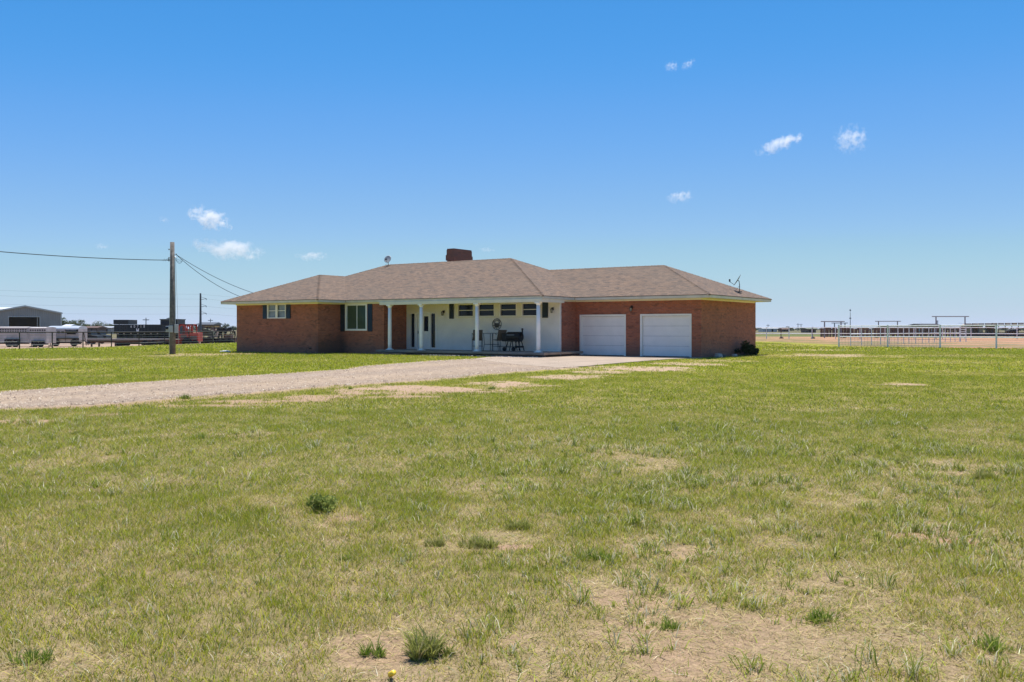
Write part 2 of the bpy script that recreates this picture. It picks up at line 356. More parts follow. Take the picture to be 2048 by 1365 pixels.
BARE = [(520,803,120,4,.85),(620,797,100,4,.85),(780,786,110,5,.95),(1130,753,80,5,.9),(1195,745,60,4,.9),(1440,722,60,3,.6),(870,778,180,7,1.0),(1000,768,75,6,1.),(1270,737,120,5,1.),(1370,728,60,4,.9),(1085,771,35,2.2,.9),(1780,768,55,4,1.),(700,793,150,4,.9),(430,812,110,3,.8),(225,829,45,4,.8),(45,842,60,4,.7),(1916,1077,34,7,1.45),
 (1830,1064,60,7,.7),(1025,1093,55,5,.9),(690,1036,45,8,.7),(640,1048,25,5,.7),(1650,711,110,3.5,.8),(1620,700,90,2.0,.5),(1900,711,160,2.5,.5),(470,708,50,2.5,.8),(380,710,90,3,.8),(300,706,60,2.5,.5),(60,719,60,1.5,.7),(200,752,50,2,.4)]
def patches(L, x, y, seed):
    t = np.zeros(np.shape(x)); w = fbm(x, y, 1.2 , 4, seed) - .5; w2 = fbm(x, y, .35, 3, seed + 1) - .5
    for px, py, rx, ry, k in L:
        cx, cy = gnd(px, py); a = rx * cy / FPX; b = ry * cy * cy / (FPX * CAMH)
        m = (np.abs(x - cx) < 2.2 * a) & (np.abs(y - cy) < 2.2 * b)
        if not m.any(): continue
        q = ((x[m] - cx) / a) ** 2 + ((y[m] - cy) / b) ** 2
        t[m] = np.maximum(t[m], k * sst(1.5, .25, q + w[m] * 2.8 + w2[m] * 2.0))
    return t
def cover(x, y):
    """dry (0 green .. 1 straw), bare (0..1 soil), lush"""
    x = np.asarray(x, float); y = np.asarray(y, float)
    dry = patches(DRY, x, y, 1.)
    base = .15 + .10 * sst(10, 5, y) + .30 * (fbm(x, y, 2.2, 4, 7) - .5) + .75 * (fbm(x, y * .6, .5, 3, 9) - .5) + .5 * (fbm(x, y, .16, 2, 10) - .5) + (.28 + .35 * sst(25, 45, y)) * (fbm(x * .6, y * .5, 5, 3, 12) - .5)
    sd = sst(-2.2, 3.2, x) * sst(11, 6, y) * .10
    dry = np.clip(base + dry * .60 + sd, 0, 1)
    bare = patches(BARE, x, y, 2.)
    bare = np.maximum(bare, (.42 * sst(30, 8, y)) * sst(.62, .80, dry * .55 + .45 * fbm(x, y, .6, 4, 21)))
    # bare shoulder of the drive
    dd = seg_dist(_loc, x, y); bare = np.maximum(bare, sst(.55, .1, dd + (fbm(x, y, 1.5, 3, 4) - .5) * .9) * .6)
    dd = seg_dist(_upc, x, y); bare = np.maximum(bare, sst(.5, .1, dd + (fbm(x, y, 1.5, 3, 6) - .5) * .6) * .7)
    lush = sst(31, 36, y) * sst(66, 58, y) * sst(3, -4, x) * (.6 + .8 * (fbm(x, y, 3, 3, 14) - .3))
    lush = np.maximum(lush, sst(.56, .68, fbm(x, y, .9, 3, 31)) * .35)
    return dry, np.clip(bare, 0, 1.6), np.clip(lush, 0, 1)
C = lambda *a: np.array(a, np.float32)
GREEN, OLIVE, STRAW, LUSH, SOIL, RED, PALE = C(.325, .345, .022), C(.435, .395, .045), C(.46, .38, .17), C(.35, .36, .026), C(.345, .215, .140), C(.24, .095, .045), C(.40, .28, .185)
def lerp(a, b, t): return a + (b - a) * np.asarray(t)[..., None]
def lawn_color(x, y):
    dry, bare, lush = cover(x, y)
    c = lerp(GREEN, OLIVE, np.clip(dry * 2, 0, 1)); c = lerp(c, STRAW, np.clip(dry * 2 - 1, 0, 1)); c = lerp(c, LUSH, lush * (1 - dry) * .9)
    return c, dry, bare
def ground_color(x, y):
    c, dry, bare = lawn_color(x, y)
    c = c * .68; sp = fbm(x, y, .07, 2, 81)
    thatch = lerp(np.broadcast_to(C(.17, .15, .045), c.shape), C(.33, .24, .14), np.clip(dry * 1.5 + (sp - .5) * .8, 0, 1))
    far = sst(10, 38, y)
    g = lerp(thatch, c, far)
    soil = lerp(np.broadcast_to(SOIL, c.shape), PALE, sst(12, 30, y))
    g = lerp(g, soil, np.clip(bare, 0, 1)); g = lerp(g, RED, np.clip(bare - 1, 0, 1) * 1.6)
    near_g = g
    # yard behind the left fence
    n = fbm(x, y, 9, 4, 40); n1 = fbm(x, y * .25, 14, 4, 42)
    past = y - fence_depth(x, y) + (fbm(x, y, 3, 3, 44) - .5) * 6
    yard = sst(0, 5, past) * sst(-14, -20, x)
    g = lerp(g, lerp(np.broadcast_to(C(.37, .265, .195), c.shape), C(.30, .21, .15), n), yard)
    # open country far away: bands of dry field, green, bare strip
    def band(a, b, s): return sst(a - s, a, y + (n - .5) * s * 4) * sst(b + s, b, y + (n - .5) * s * 4)
    field = lerp(np.broadcast_to(C(.105, .108, .045), c.shape), C(.18, .14, .08), n1)
    g = lerp(g, field, sst(100, 125, y) * np.maximum(1 - yard, sst(170, 200, y)))
    rt = sst(-5, 10, x)
    g = lerp(g, C(.34, .21, .14), band(116, 146, 5) * rt)
    g = lerp(g, C(.11, .13, .03), band(152, 225, 8) * rt)
    g = lerp(g, C(.36, .31, .25), band(280, 305, 4) * sst(0, 20, x))
    g = lerp(g, field * .9, sst(320, 380, y))
    # bare corral ground to the right, behind the white rails
    s = (x - 27.5) * (76.9 - 69.2) / 9.2 + (y - 76.9)          # >0 behind the front rail
    cor = sst(-1.0, 2.5, s + (fbm(x, y, 2.5, 4, 51) - .5) * 7) * sst(27, 33, x) * sst(190, 150, y)
    weeds = sst(.52, .64, fbm(x, y, 5, 4, 55)) * sst(120, 90, y)
    weeds = np.maximum(weeds, sst(52, 40, x) * sst(.40, .55, fbm(x, y, 4, 3, 58)))
    cc = lerp(np.broadcast_to(C(.37, .205, .12), c.shape), C(.20, .10, .055), sst(6, 0, s) * .8)
    g = lerp(g, lerp(cc, C(.13, .14, .04), weeds * .75), cor)
    return g
# ground: one sheet, polar so that it is fine near the camera and reaches the horizon
a1 = np.linspace(R(-36), R(36), 620); a2 = np.linspace(R(36), R(324), 60)[1:-1]
ang = np.r_[a1, a2]; rr = [1.2]
while rr[-1] < 70: rr.append(rr[-1] * 1.0115)
while rr[-1] < 9000: rr.append(rr[-1] * 1.03)
rr = np.array(rr)
A, RR_ = np.meshgrid(ang, rr); GX = RR_ * np.sin(A); GY = RR_ * np.cos(A)
GZ = height(GX, GY) - .012
V = np.c_[GX.ravel(), GY.ravel(), GZ.ravel()]
V = np.vstack([V, [[0, 0, 0]]]); na, nr = len(ang), len(rr)
i, j = np.meshgrid(np.arange(na), np.arange(nr - 1)); i2 = (i + 1) % na
F = np.c_[(j * na + i).ravel(), ((j + 1) * na + i).ravel(), ((j + 1) * na + i2).ravel(), (j * na + i2).ravel()]
cf = np.c_[np.full(na, len(V) - 1), np.arange(na), (np.arange(na) + 1) % na, np.full(na, len(V) - 1)][:, :4]
cidx = len(V) - 1
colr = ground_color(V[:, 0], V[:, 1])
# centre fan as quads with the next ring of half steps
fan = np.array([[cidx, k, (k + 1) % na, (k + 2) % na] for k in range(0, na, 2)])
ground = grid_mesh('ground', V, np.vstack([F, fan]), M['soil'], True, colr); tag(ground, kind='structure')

# gravel drive, as a sheet with ragged edges
T = np.linspace(0, 1, 16)
P = LO[:, None, :] * (1 - T)[None, :, None] + UP[:, None, :] * T[None, :, None]
px_, py_ = P[..., 0], P[..., 1]
zz = np.full(px_.shape, .016) + (fbm(px_, py_, .8, 3, 61) - .5) * .01; zz[:, 0] = -.03; zz[:, -1] = -.03
n = fbm(px_, py_, 1.2, 4, 62); n2 = fbm(px_ * 3, py_, .5, 3, 63); tr = np.exp(-((T - .3) / .09) ** 2) + np.exp(-((T - .68) / .09) ** 2)
dc = lerp(np.broadcast_to(C(.325, .24, .158), px_.shape + (3,)), C(.25, .195, .155), n) * (1 + .17 * tr[None, :, None]) * (.9 + .2 * n2[..., None])
dc = lerp(dc, C(.40, .28, .17), sst(.86, 1, np.abs(T * 2 - 1))[None, :] * np.ones(px_.shape) * .7)
i, j = np.meshgrid(np.arange(15), np.arange(NR - 1))
F = np.c_[(j * 16 + i).ravel(), (j * 16 + i + 1).ravel(), ((j + 1) * 16 + i + 1).ravel(), ((j + 1) * 16 + i).ravel()]
drv = grid_mesh('driveway', np.c_[px_.ravel(), py_.ravel(), zz.ravel()], F, M['gravel'], False, dc.reshape(-1, 3)); tag(drv, kind='structure')
n = 15000; q = rng.random(n) ** 1.6 * (NR - 2); w_ = rng.random(n); k = q.astype(int); f_ = (q - k)[:, None]
c0 = LO[k] * (1 - f_) + LO[k + 1] * f_; c1 = UP[k] * (1 - f_) + UP[k + 1] * f_; w_ = np.where(rng.random(n) < .35, np.where(rng.random(n) < .5, .04 + .06 * rng.random(n), .9 + .08 * rng.random(n)), .04 + .92 * w_)[:, None]
pc = c0 * (1 - w_) + c1 * w_; r = (.010 + .022 * rng.random(n) ** 2.5); a = rng.random(n) * 6.28; Vs = []
for j_ in range(4): Vs.append(np.c_[pc[:, 0] + r * np.cos(a + j_ * 1.57) * (.7 + .6 * rng.random(n)), pc[:, 1] + r * np.sin(a + j_ * 1.57), np.full(n, .008)])
Vs.append(np.c_[pc[:, 0], pc[:, 1], .014 + r * 1.1]); V = np.stack(Vs, 1).reshape(-1, 3); kk = np.arange(n)[:, None] * 5
stc = lerp(np.broadcast_to(C(.18, .13, .10), (n, 3)), C(.50, .42, .33), rng.random(n))
tag(grid_mesh('loose_gravel', V, np.vstack([kk + [0, 1, 4], kk + [1, 2, 4], kk + [2, 3, 4], kk + [3, 0, 4]]), M['soil'], False, np.repeat(stc, 5, 0)), 'loose stones strewn over the gravel drive', 'gravel', kind='stuff')
ap = MB(); n_ = len(APRON)
ap.add([(x, y, .022) for x, y in APRON] + [(x, y, -.05) for x, y in APRON], [tuple(range(n_))] + [(k, (k + 1) % n_, n_ + (k + 1) % n_, n_ + k) for k in range(n_)])
tag(ap.build('concrete_pad', M['concrete']), kind='structure')

# ------------------------------------------------------------------ grass
def blades(npm, y0, y1, wid, hgt, two, lay=False):
    half = 1024 / FPX * 1.02; mg = 2.6      # the lawn goes on well past both edges of the view
    n = int((half * (y1 * y1 - y0 * y0) + 2 * mg * (y1 - y0)) * npm * 1.02); t = rng.random(n)
    q = half * y0 * y0 + 2 * mg * y0 + t * (half * (y1 * y1 - y0 * y0) + 2 * mg * (y1 - y0))      # inverse of the cumulated width
    y = (-2 * mg + np.sqrt(4 * mg * mg + 4 * half * q)) / (2 * half); x = (rng.random(n) * 2 - 1) * (half * y + mg)
    dry, bare, lush = cover(x, y)
    keep = rng.random(n) > np.clip(bare, 0, 1) * .97
    keep &= rng.random(n) > sst(.5, 1, dry) * .45 * (fbm(x, y, .18, 2, 77) < .55)
    ddist = drive_dist(x, y); keep &= ddist > .10 - .55 * sst(.5, .75, fbm(x, y, .7, 3, 95))
    tuft = fbm(x, y, .22, 2, 71); keep &= rng.random(n) < .35 + 1.1 * tuft
    past = y - fence_depth(x, y); keep &= ~((past > 1) & (x < -16))
    s = (x - 27.5) * (76.9 - 69.2) / 9.2 + (y - 76.9); keep &= ~((s > 1) & (x > 27))
    x, y, dry, lush, tuft = x[keep], y[keep], dry[keep], lush[keep], tuft[keep]; n = len(x)
    z = height(x, y) - .014
    big = fbm(x, y, .5, 3, 75)
    h = hgt * (.45 + .9 * rng.random(n)) * (.6 + .9 * big) * (1 + .35 * lush) * (1 - .35 * dry)
    long_ = rng.random(n) < .03; h = np.where(long_, h * 1.9, h)
    w = wid * (.6 + .8 * rng.random(n))
    a = rng.random(n) * 2 * math.pi; ox, oy = np.cos(a), np.sin(a)
    b = rng.random(n) * 2 * math.pi; ln = h * (.25 + 1.0 * rng.random(n)) * (1 + .8 * dry)
    ln = ln * (1 + 1.3 * sst(.45, .9, dry)); h = h * (1 - .45 * sst(.45, .9, dry))
    if lay: h = .003 + .010 * rng.random(n); ln = .008 + .030 * rng.random(n) ** 1.5
    lx, ly = np.cos(b) * ln, np.sin(b) * ln
    c, _, _ = lawn_color(x, y)
    r = rng.random(n); straw = (r < (.08 + .62 * dry ** 1.3)) | lay
    c = np.where(straw[:, None], lerp(np.broadcast_to(C(.33, .27, .10), c.shape), C(.60, .50, .26), rng.random(n)), c)
    if lay: c = np.where((rng.random(n) < .45)[:, None], C(.26, .18, .095), c)
    gg = (~straw) & (rng.random(n) < .45); c = np.where(gg[:, None], lerp(np.broadcast_to(C(.13, .20, .015), c.shape), C(.38, .42, .04), rng.random(n)), c)
    blu = (~straw) & (rng.random(n) < .05); c = np.where(blu[:, None], C(.20, .25, .14), c); wh = rng.random(n) < .025 * (y < 18); c = np.where(wh[:, None], C(.75, .70, .52), c)  # a few near blades whitened, glints put into the colour
    c = c * (.58 + .86 * rng.random(n))[:, None]
    b0 = np.c_[x - ox * w, y - oy * w, z]; b1 = np.c_[x + ox * w, y + oy * w, z]
    tip = np.c_[x + lx, y + ly, z + h]
    if two:
        m0 = np.c_[x - ox * w * .7 + lx * .35, y - oy * w * .7 + ly * .35, z + h * .62]; m1 = np.c_[x + ox * w * .7 + lx * .35, y + oy * w * .7 + ly * .35, z + h * .62]
        V = np.stack([b0, b1, m1, m0, tip], 1).reshape(-1, 3); k = np.arange(n)[:, None] * 5
        F = np.vstack([k + [0, 1, 2], k + [0, 2, 3], k + [3, 2, 4]]); cc = np.repeat(c, 5, 0)
    else:
        V = np.stack([b0, b1, tip], 1).reshape(-1, 3); F = np.arange(3 * n).reshape(-1, 3); cc = np.repeat(c, 3, 0)
    return V, F, cc
def coarse_tufts():
    half = 1024 / FPX * 1.04; n = 17000; y = np.sqrt(rng.random(n) * (15 ** 2 - 3.2 ** 2) + 3.2 ** 2); x = (rng.random(n) * 2 - 1) * half * y
    dry, bare, _ = cover(x, y)
    m = np.clip(.12 + .75 * sst(-1.2, 1.5, x + y * .02) * sst(14, 9, y) + .35 * patches(DRY, x, y, 3.), 0, 1) * sst(.38, .60, fbm(x, y, .7, 3, 101)) * (bare < .9)
    k = rng.random(n) < m * (.35 + .65 * (y / 15)); x, y = x[k], y[k]; n = len(x); size = (.5 + rng.random(n) ** 2 * 1.25); tone = rng.random(n)
    nb = (5 + 22 * size * rng.random(n)).astype(int); idx = np.repeat(np.arange(n), nb); N_ = len(idx)
    r = rng.normal(size=N_) * .028 * size[idx]; a = rng.random(N_) * 6.28; bx = x[idx] + np.cos(a) * r * 1.3; by = y[idx] + np.sin(a) * r
    h = (.022 + .05 * rng.random(N_)) * size[idx] * (.9 + .02 * y[idx]); l_ = h * (.3 + 1.3 * rng.random(N_)); b = a + rng.normal(size=N_) * .7; w = .0016 + .0014 * rng.random(N_) + .00012 * y[idx]
    o = rng.random(N_) * 6.28; dx, dy = np.cos(o) * w, np.sin(o) * w; lx, ly = np.cos(b) * l_, np.sin(b) * l_; z = height(bx, by) - .014
    V = np.stack([np.c_[bx - dx, by - dy, z], np.c_[bx + dx, by + dy, z], np.c_[bx + dx * .8 + lx * .4, by + dy * .8 + ly * .4, z + h * .75], np.c_[bx - dx * .8 + lx * .4, by - dy * .8 + ly * .4, z + h * .75], np.c_[bx + lx, by + ly, z + h * .95]], 1).reshape(-1, 3)
    k5 = np.arange(N_)[:, None] * 5; F = np.vstack([k5 + [0, 1, 2], k5 + [0, 2, 3], k5 + [3, 2, 4]])
    c = lerp(np.broadcast_to(C(.19, .245, .03), (N_, 3)), C(.42, .44, .08), tone[idx]); c = np.where((rng.random(N_) < .26)[:, None], C(.62, .57, .38), c); c = c * (.6 + .7 * rng.random(N_))[:, None]  # pale share: straw blades, and highlights painted in as whitish blades
    return V, F, np.repeat(c, 5, 0)
GV, GF, GC = [], [], []; off = 0
v, f, c = coarse_tufts(); GV.append(v); GF.append(f); GC.append(c); off += len(v)
for a in ((6000, 2.6, 8.5, .0019, .038, True), (5200, 2.6, 9.5, .0016, .03, False, True), (2600, 8.5, 17, .0032, .040, False), (800, 17, 32, .0065, .042, False), (230, 32, 62, .013, .048, False), (30, 62, 100, .035, .08, False)):
    v, f, c = blades(*a); GV.append(v); GF.append(f + off); GC.append(c); off += len(v)
grass = grid_mesh('grass', np.vstack(GV), np.vstack(GF), M['blade'], False, np.vstack(GC))
tag(grass, 'short patchy lawn of green and straw coloured blades', 'grass', kind='stuff')

# ------------------------------------------------------------------ the house (local frame: x along the front to the right, y to the back)
house = empty('ranch_house', (HX, HYY, 0), -TH, 'long low brick ranch house with brown hip roof, white columned porch and two garage doors', 'house')
EZ, PI_, SO = 3.24, .4059, 3.085          # eave top, pitch, soffit height
WT = 3.06                                 # wall top
UL, UJ, WF, MD = -23.06, -14.24, -2.315, 12.92
GF_, GR_, GB_ = 3.3, 7.84, 12.69
VW, VM, VB, VG = -1.61, .25, 2.30, 4.005  # wing, main, porch back and garage wall planes
UC, UI, UE, UG = -11.33, -14.93, -.34, 7.08
def wall_cells(mb, axis, f0, f1, a0, a1, z0, z1, holes=()):
    """brick wall between a0..a1 and z0..z1, thickness f0..f1, leaving rectangular holes (a,b,z,z)"""
    A = sorted({a0, a1, *[h[0] for h in holes], *[h[1] for h in holes]}); Z = sorted({z0, z1, *[h[2] for h in holes], *[h[3] for h in holes]})
    for p, q in zip(A[:-1], A[1:]):
        for r, t in zip(Z[:-1], Z[1:]):
            if any(h[0] <= p + 1e-6 and q <= h[1] + 1e-6 and h[2] <= r + 1e-6 and t <= h[3] + 1e-6 for h in holes): continue
            if axis == 'x': mb.box(p, f0, r, q, f1, t)
            else: mb.box(f0, p, r, f1, q, t)
W1 = (-19.42, -17.72, 2.14, 3.03)         # wing window
W2 = (-14.50, -12.68, 1.38, 3.02)         # main window
G1, G2 = (-.10, 2.77, .0, 2.28), (3.63, 6.56, .0, 2.28)
wl = MB()
wall_cells(wl, 'x', VW, VW + .2, -22.36, UI, -.3, WT, [W1])
wall_cells(wl, 'y', UI - .2, UI, VW + .2, VM, -.3, WT)
wall_cells(wl, 'x', VM, VM + .2, UI - .2, UC, -.3, WT, [W2])
wall_cells(wl, 'y', UC - .2, UC, VM + .2, VB, -.3, WT)
wall_cells(wl, 'y', UE - .2, UE, VB + .1, VG, -.3, WT)
wall_cells(wl, 'x', VG, VG + .2, UE - .2, UG, -.3, WT, [G1, G2])
wall_cells(wl, 'y', UG - .2, UG, VG + .2, 11.95, -.3, WT)
wall_cells(wl, 'x', 11.95, 12.15, -22.36, UG, -.3, WT)
wall_cells(wl, 'y', -22.36, -22.16, VW + .2, 11.95, -.3, WT)
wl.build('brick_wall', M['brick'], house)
# porch back wall: lap siding round its windows, door and sidelights
PW = [(-7.37, -6.19), (-5.87, -4.70), (-4.35, -3.18), (-2.84, -1.67)]
holes = [(a, b, 2.20, 2.93) for a, b in PW] + [(-11.02, -10.63, .32, 2.45), (-10.46, -9.50, .26, 2.40), (-9.43, -9.02, .32, 2.45)]
sd_ = MB(); lap = .115; z = .26
while z < WT - .01:
    z2 = min(z + lap, WT); cuts = sorted((h[0], h[1]) for h in holes if h[2] < (z + z2) / 2 < h[3]); a = UC
    for c0, c1 in cuts + [(UE, UE)]:
        if c0 > a: sd_.add([(a, VB - .036, z), (c0, VB - .036, z), (c0, VB, z2), (a, VB, z2), (a, VB, z), (c0, VB, z)], [(0, 1, 2, 3), (0, 4, 5, 1)])
        a = c1
    z = z2
wall_cells(sd_, 'x', VB + .02, VB + .14, UC, UE, -.3, WT, holes)
sd_.box(UE - .09, VB - .04, .26, UE + .015, VB + .02, WT)
sd_.build('siding_wall', M['siding'], house)
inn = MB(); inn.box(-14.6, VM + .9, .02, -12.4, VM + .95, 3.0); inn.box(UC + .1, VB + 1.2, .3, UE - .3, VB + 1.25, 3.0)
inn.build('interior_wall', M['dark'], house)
# roof
def rz_(v): return EZ + PI_ * v
rf = MB(); w2 = (UJ - UL) / 2; d2 = MD / 2; g2 = (GB_ - GF_) / 2
pJ, pM, pMR, pML, pWV = (UJ, 0, EZ), (0, 0, EZ), (-d2, d2, rz_(d2)), (UL + d2, d2, rz_(d2)), (UL + w2, w2, rz_(w2))
pWL, pWR, pWA = (UL, WF, EZ), (UJ, WF, EZ), (UL + w2, WF + w2, rz_(w2))
pGJ, pGR, pGA, pGM, pGB, pGK = (0, GF_, EZ), (GR_, GF_, EZ), (GR_ - g2, GF_ + g2, rz_(g2)), (-g2, GF_ + g2, rz_(g2)), (GR_, GB_, EZ), (0, GB_, EZ)
pBR, pBL = (0, MD, EZ), (UL, MD, EZ)
for poly in ([pJ, pM, pMR, pML, pWV], [pM, pGJ, pGM, pMR], [pGM, pGK, pBR, pMR], [pBR, pBL, pML, pMR], [pBL, pWL, pWA, pWV, pML], [pWL, pWR, pWA], [pWR, pJ, pWV, pWA], [pGJ, pGR, pGA, pGM], [pGR, pGB, pGA], [pGB, pGK, pGM, pGA]):
    rf.add(poly, [tuple(range(len(poly)))])
outline = [(UL, WF), (UJ, WF), (UJ, 0), (0, 0), (0, GF_), (GR_, GF_), (GR_, GB_), (0, GB_), (0, MD), (UL, MD)]
for (ax, ay), (bx, by) in zip(outline, outline[1:] + outline[:1]):     # drip edge
    rf.add([(ax, ay, EZ), (bx, by, EZ), (bx, by, EZ - .03), (ax, ay, EZ - .03)], [(0, 1, 2, 3)])
roof = rf.build('roof', M['roof'], house)
cap = MB()
def ridge_caps(a, b, r=.12):
    a, b = Vector(a), Vector(b); L = (b - a).length; n = int(L / .20); d = (b - a) / L
    side = d.cross(Vector((0, 0, 1))).normalized(); up = side.cross(d).normalized()
    for k in range(n):
        c0 = a + d * (k * L / n); c1 = c0 + d * (L / n * 1.15); t = .026 if k % 2 else .02
        ro = [c0 - side * r - up * .035, c0 + up * t, c0 + side * r - up * .035]; r1 = [c1 - side * r - up * .05, c1 + up * .008, c1 + side * r - up * .05]
        cap.add(ro + r1 + [c0 - up * .06], [(0, 1, 4, 3), (1, 2, 5, 4), (0, 6, 2, 1)])
for a, b in ((pM, pMR), (pML, pMR), (pWV, pML), (pWL, pWA), (pWR, pWA), (pWV, pWA), (pGR, pGA), (pGB, pGA), (pGM, pGA), (pGK, pGM), (pBR, pMR), (pBL, pML)): ridge_caps(a, b)
cap.build('ridge_cap', M['roof'], roof)
v = MB(); v.tube((-21.72, -.72, 3.70), (-21.72, -.72, 3.86), .03, n=8); v.build('wire_anchor', M['dishdark'], roof); v = MB(); v.tube((-22.33, -1.24, 3.45), (-22.33, -1.24, 3.60), .03, n=8); v.build('wire_anchor', M['dishdark'], roof)
for k, (x, y) in enumerate([(-6.8, 9.2), (-9.0, 8.6)]):
    v = MB(); v.tube((x, y, rz_(MD - y) - .05), (x, y, rz_(MD - y) + .35), .05, n=10); v.build('vent_pipe', M['dishdark'], roof)
fa, fr = MB(), MB()
ctr = (-8, 5)
def edge_boards(mb, pts, inset, th, z0, z1, gap=.0):
    n = len(pts)
    for k in range(n):
        (ax, ay), (bx, by) = pts[k], pts[(k + 1) % n]; horiz = abs(ay - by) < 1e-6
        sgn = 1
        d = (bx - ax) if horiz else (by - ay); inn_ = (1 if d > 0 else -1)     # outline runs counter-clockwise: inside is to the left
        if horiz:
            y0, y1 = ay + inn_ * inset, ay + inn_ * (inset + th); mb.box(min(ax, bx) - .001 * k, min(y0, y1), z0, max(ax, bx) - .001 * k, max(y0, y1), z1 - .0007 * k)
        else:
            x0, x1 = ax - inn_ * inset, ax - inn_ * (inset + th); mb.box(min(x0, x1), min(ay, by) + .001 * k, z0, max(x0, x1), max(ay, by) + .001 * k, z1 - .0007 * k)
edge_boards(fa, outline, .012, .03, SO - .012, EZ - .032)
fa.build('fascia', M['fascia'], house)
so = MB()
for x0, y0, x1, y1 in ((UL + .05, WF + .05, UJ - .05, .02), (UL + .05, .03, -.05, MD - .05), (-.04, GF_ + .05, GR_ - .05, GB_ - .05)): so.box(x0, y0, SO, x1, y1, SO + .02)
so.build('soffit', M['soffit'], house)
FZ = 2.99
for x0, y0, x1, y1 in ((-22.39, VW - .035, UI + .035, VW - .003), (UI + .003, VW - .003, UI + .035, VM - .036), (UI + .003, VM - .035, UC, VM - .003),
                       (UE + .003, VB, UE + .035, VG - .036), (UE + .003, VG - .035, UG + .035, VG - .003), (UG + .003, VG - .003, UG + .035, 11.95)):
    fr.box(x0, y0, FZ, x1, y1, SO - .003)
    if abs(x1 - UC) < 1e-6: fr.build('frieze', M['frieze'], house); fr = MB()
fr.build('frieze', M['frieze'], house)
# porch
pb = MB(); pb.box(UC - .12, -.02, 2.90, -.06, .26, SO - .002); pb.box(-.32, .262, 2.90, -.06, VB - .03, SO - .002)
pb.build('porch_beam', M['frieze'], house, bevel=.008)
sb = MB(); sb.box(UC + .003, .25, .12, UE + .25, VB + .02, .26); sb.box(UC - .14, -.32, .14, .30, .25, .262); sb.box(UE + .25, .25, .14, .30, VG - .3, .262)
sb.build('porch_slab', M['slab'], house, bevel=.015)
ft = MB(); ft.box(UC + .1, -.14, -.1, .18, .1, .14); ft.box(-11.5, -.75, -.1, -9.1, -.36, .115)
ft.build('porch_footing', M['footing'], house)
for u in (-10.75, -8.34, -4.36, -.36):
    c = MB(); c.lathe([(.106, .34), (.112, .6), (.110, 1.6), (.098, 2.76)], (u, .12, 0), 24)
    col_ = c.build('porch_column', M['column'], house, smooth=True)
    b = MB(); b.box(u - .17, -.05, .262, u + .17, .29, .30); b.lathe([(.145, .30), (.15, .32), (.13, .35), (.11, .365)], (u, .12, 0), 24); b.build('column_base', M['column'], col_)
    b = MB(); b.lathe([(.102, 2.74), (.113, 2.76), (.118, 2.78), (.14, 2.84)], (u, .12, 0), 24); b.box(u - .15, -.03, 2.84, u + .15, .27, 2.899); b.build('column_capital', M['column'], col_)
# windows
def window(hole, y, mullion_v=(), mullion_h=(), fw=.07, glass='glass', depth=.06, name='window', blind=None):
    a, b, z0, z1 = hole; f = MB()
    for bx in ((a, z0, a + fw, z1), (b - fw, z0, b, z1), (a + fw, z0, b - fw, z0 + fw), (a + fw, z1 - fw, b - fw, z1)): f.box(bx[0], y - .035, bx[1], bx[2], y + .10, bx[3])
    for m in mullion_v: f.box(m - .022, y + .03, z0 + fw, m + .022, y + .075, z1 - fw)
    for m in mullion_h: f.box(a + fw, y + .028, m - .018, b - fw, y + .07, m + .018)
    fo = f.build('window', M['trim'], house)
    g = MB(); g.box(a + fw * .8, y + .075, z0 + fw * .8, b - fw * .8, y + .085, z1 - fw * .8); g.build('pane', M[glass], fo)
    if blind:
        bl = MB(); z = z0 + fw
        while z < z1 - fw - .03: bl.quad((a + fw, y + .07, z + .045), (b - fw, y + .07, z + .045), (b - fw, y + .05, z), (a + fw, y + .05, z)); z += .05
        bl.build('blind', M[blind], fo)
    return fo
window(W1, VW + .0, ((W1[0] + W1[1]) / 2,), (2.62,), .06, 'curtain')
m = MB(); cx = (W1[0] + W1[1]) / 2; m.box(cx - .085, VW - .03, W1[2] + .06, cx + .085, VW + .028, W1[3] - .06); m.build('window_post', M['trim'], house)
window(W2, VM, ((-14.50 - 12.68) / 2 + .02,), (), .11, 'glass', blind='blind')
for a, b in PW: window((a, b, 2.20, 2.93), VB - .02, (), (2.575,), .045, 'glass')
tr = MB()
for a, b in ((PW[0][1], PW[1][0]), (PW[1][1], PW[2][0]), (PW[2][1], PW[3][0])): tr.box(a + .004, VB - .045, 2.19, b - .004, VB - .029, 2.95)
tr.box(PW[0][0] - .10, VB - .045, 2.19, PW[0][0] - .004, VB - .029, 2.95); tr.box(PW[3][1] + .004, VB - .045, 2.19, PW[3][1] + .10, VB - .029, 2.95)
tr.box(PW[0][0] - .12, VB - .06, 2.14, PW[3][1] + .12, VB - .03, 2.188); tr.build('window_trim', M['frieze'], house)
def shutter(a, b, y, z0, z1, x=None):
    s = MB(); s.box(a, y - .035, z0, b, y - .004, z1)
    n = int((z1 - z0 - .1) / .055)
    for k in range(n):
        zz = z0 + .05 + k * .055; s.add([(a + .03, y - .036, zz + .05), (b - .03, y - .036, zz + .05), (b - .03, y - .048, zz), (a + .03, y - .048, zz), (a + .03, y - .036, zz), (b - .03, y - .036, zz)], [(0, 1, 2, 3), (3, 2, 5, 4)])
    s.build('shutter', M['shutter'], house)
shutter(-19.83, -19.47, VW, 2.12, 3.0); shutter(-17.68, -17.30, VW, 2.12, 3.0)
shutter(-14.89, -14.54, VM, 1.33, 3.0); shutter(-12.62, -12.25, VM, 1.33, 3.0)
shutter(-7.98, -7.65, VB - .028, 2.09, 2.98); shutter(-1.47, -1.10, VB - .028, 2.10, 2.99)
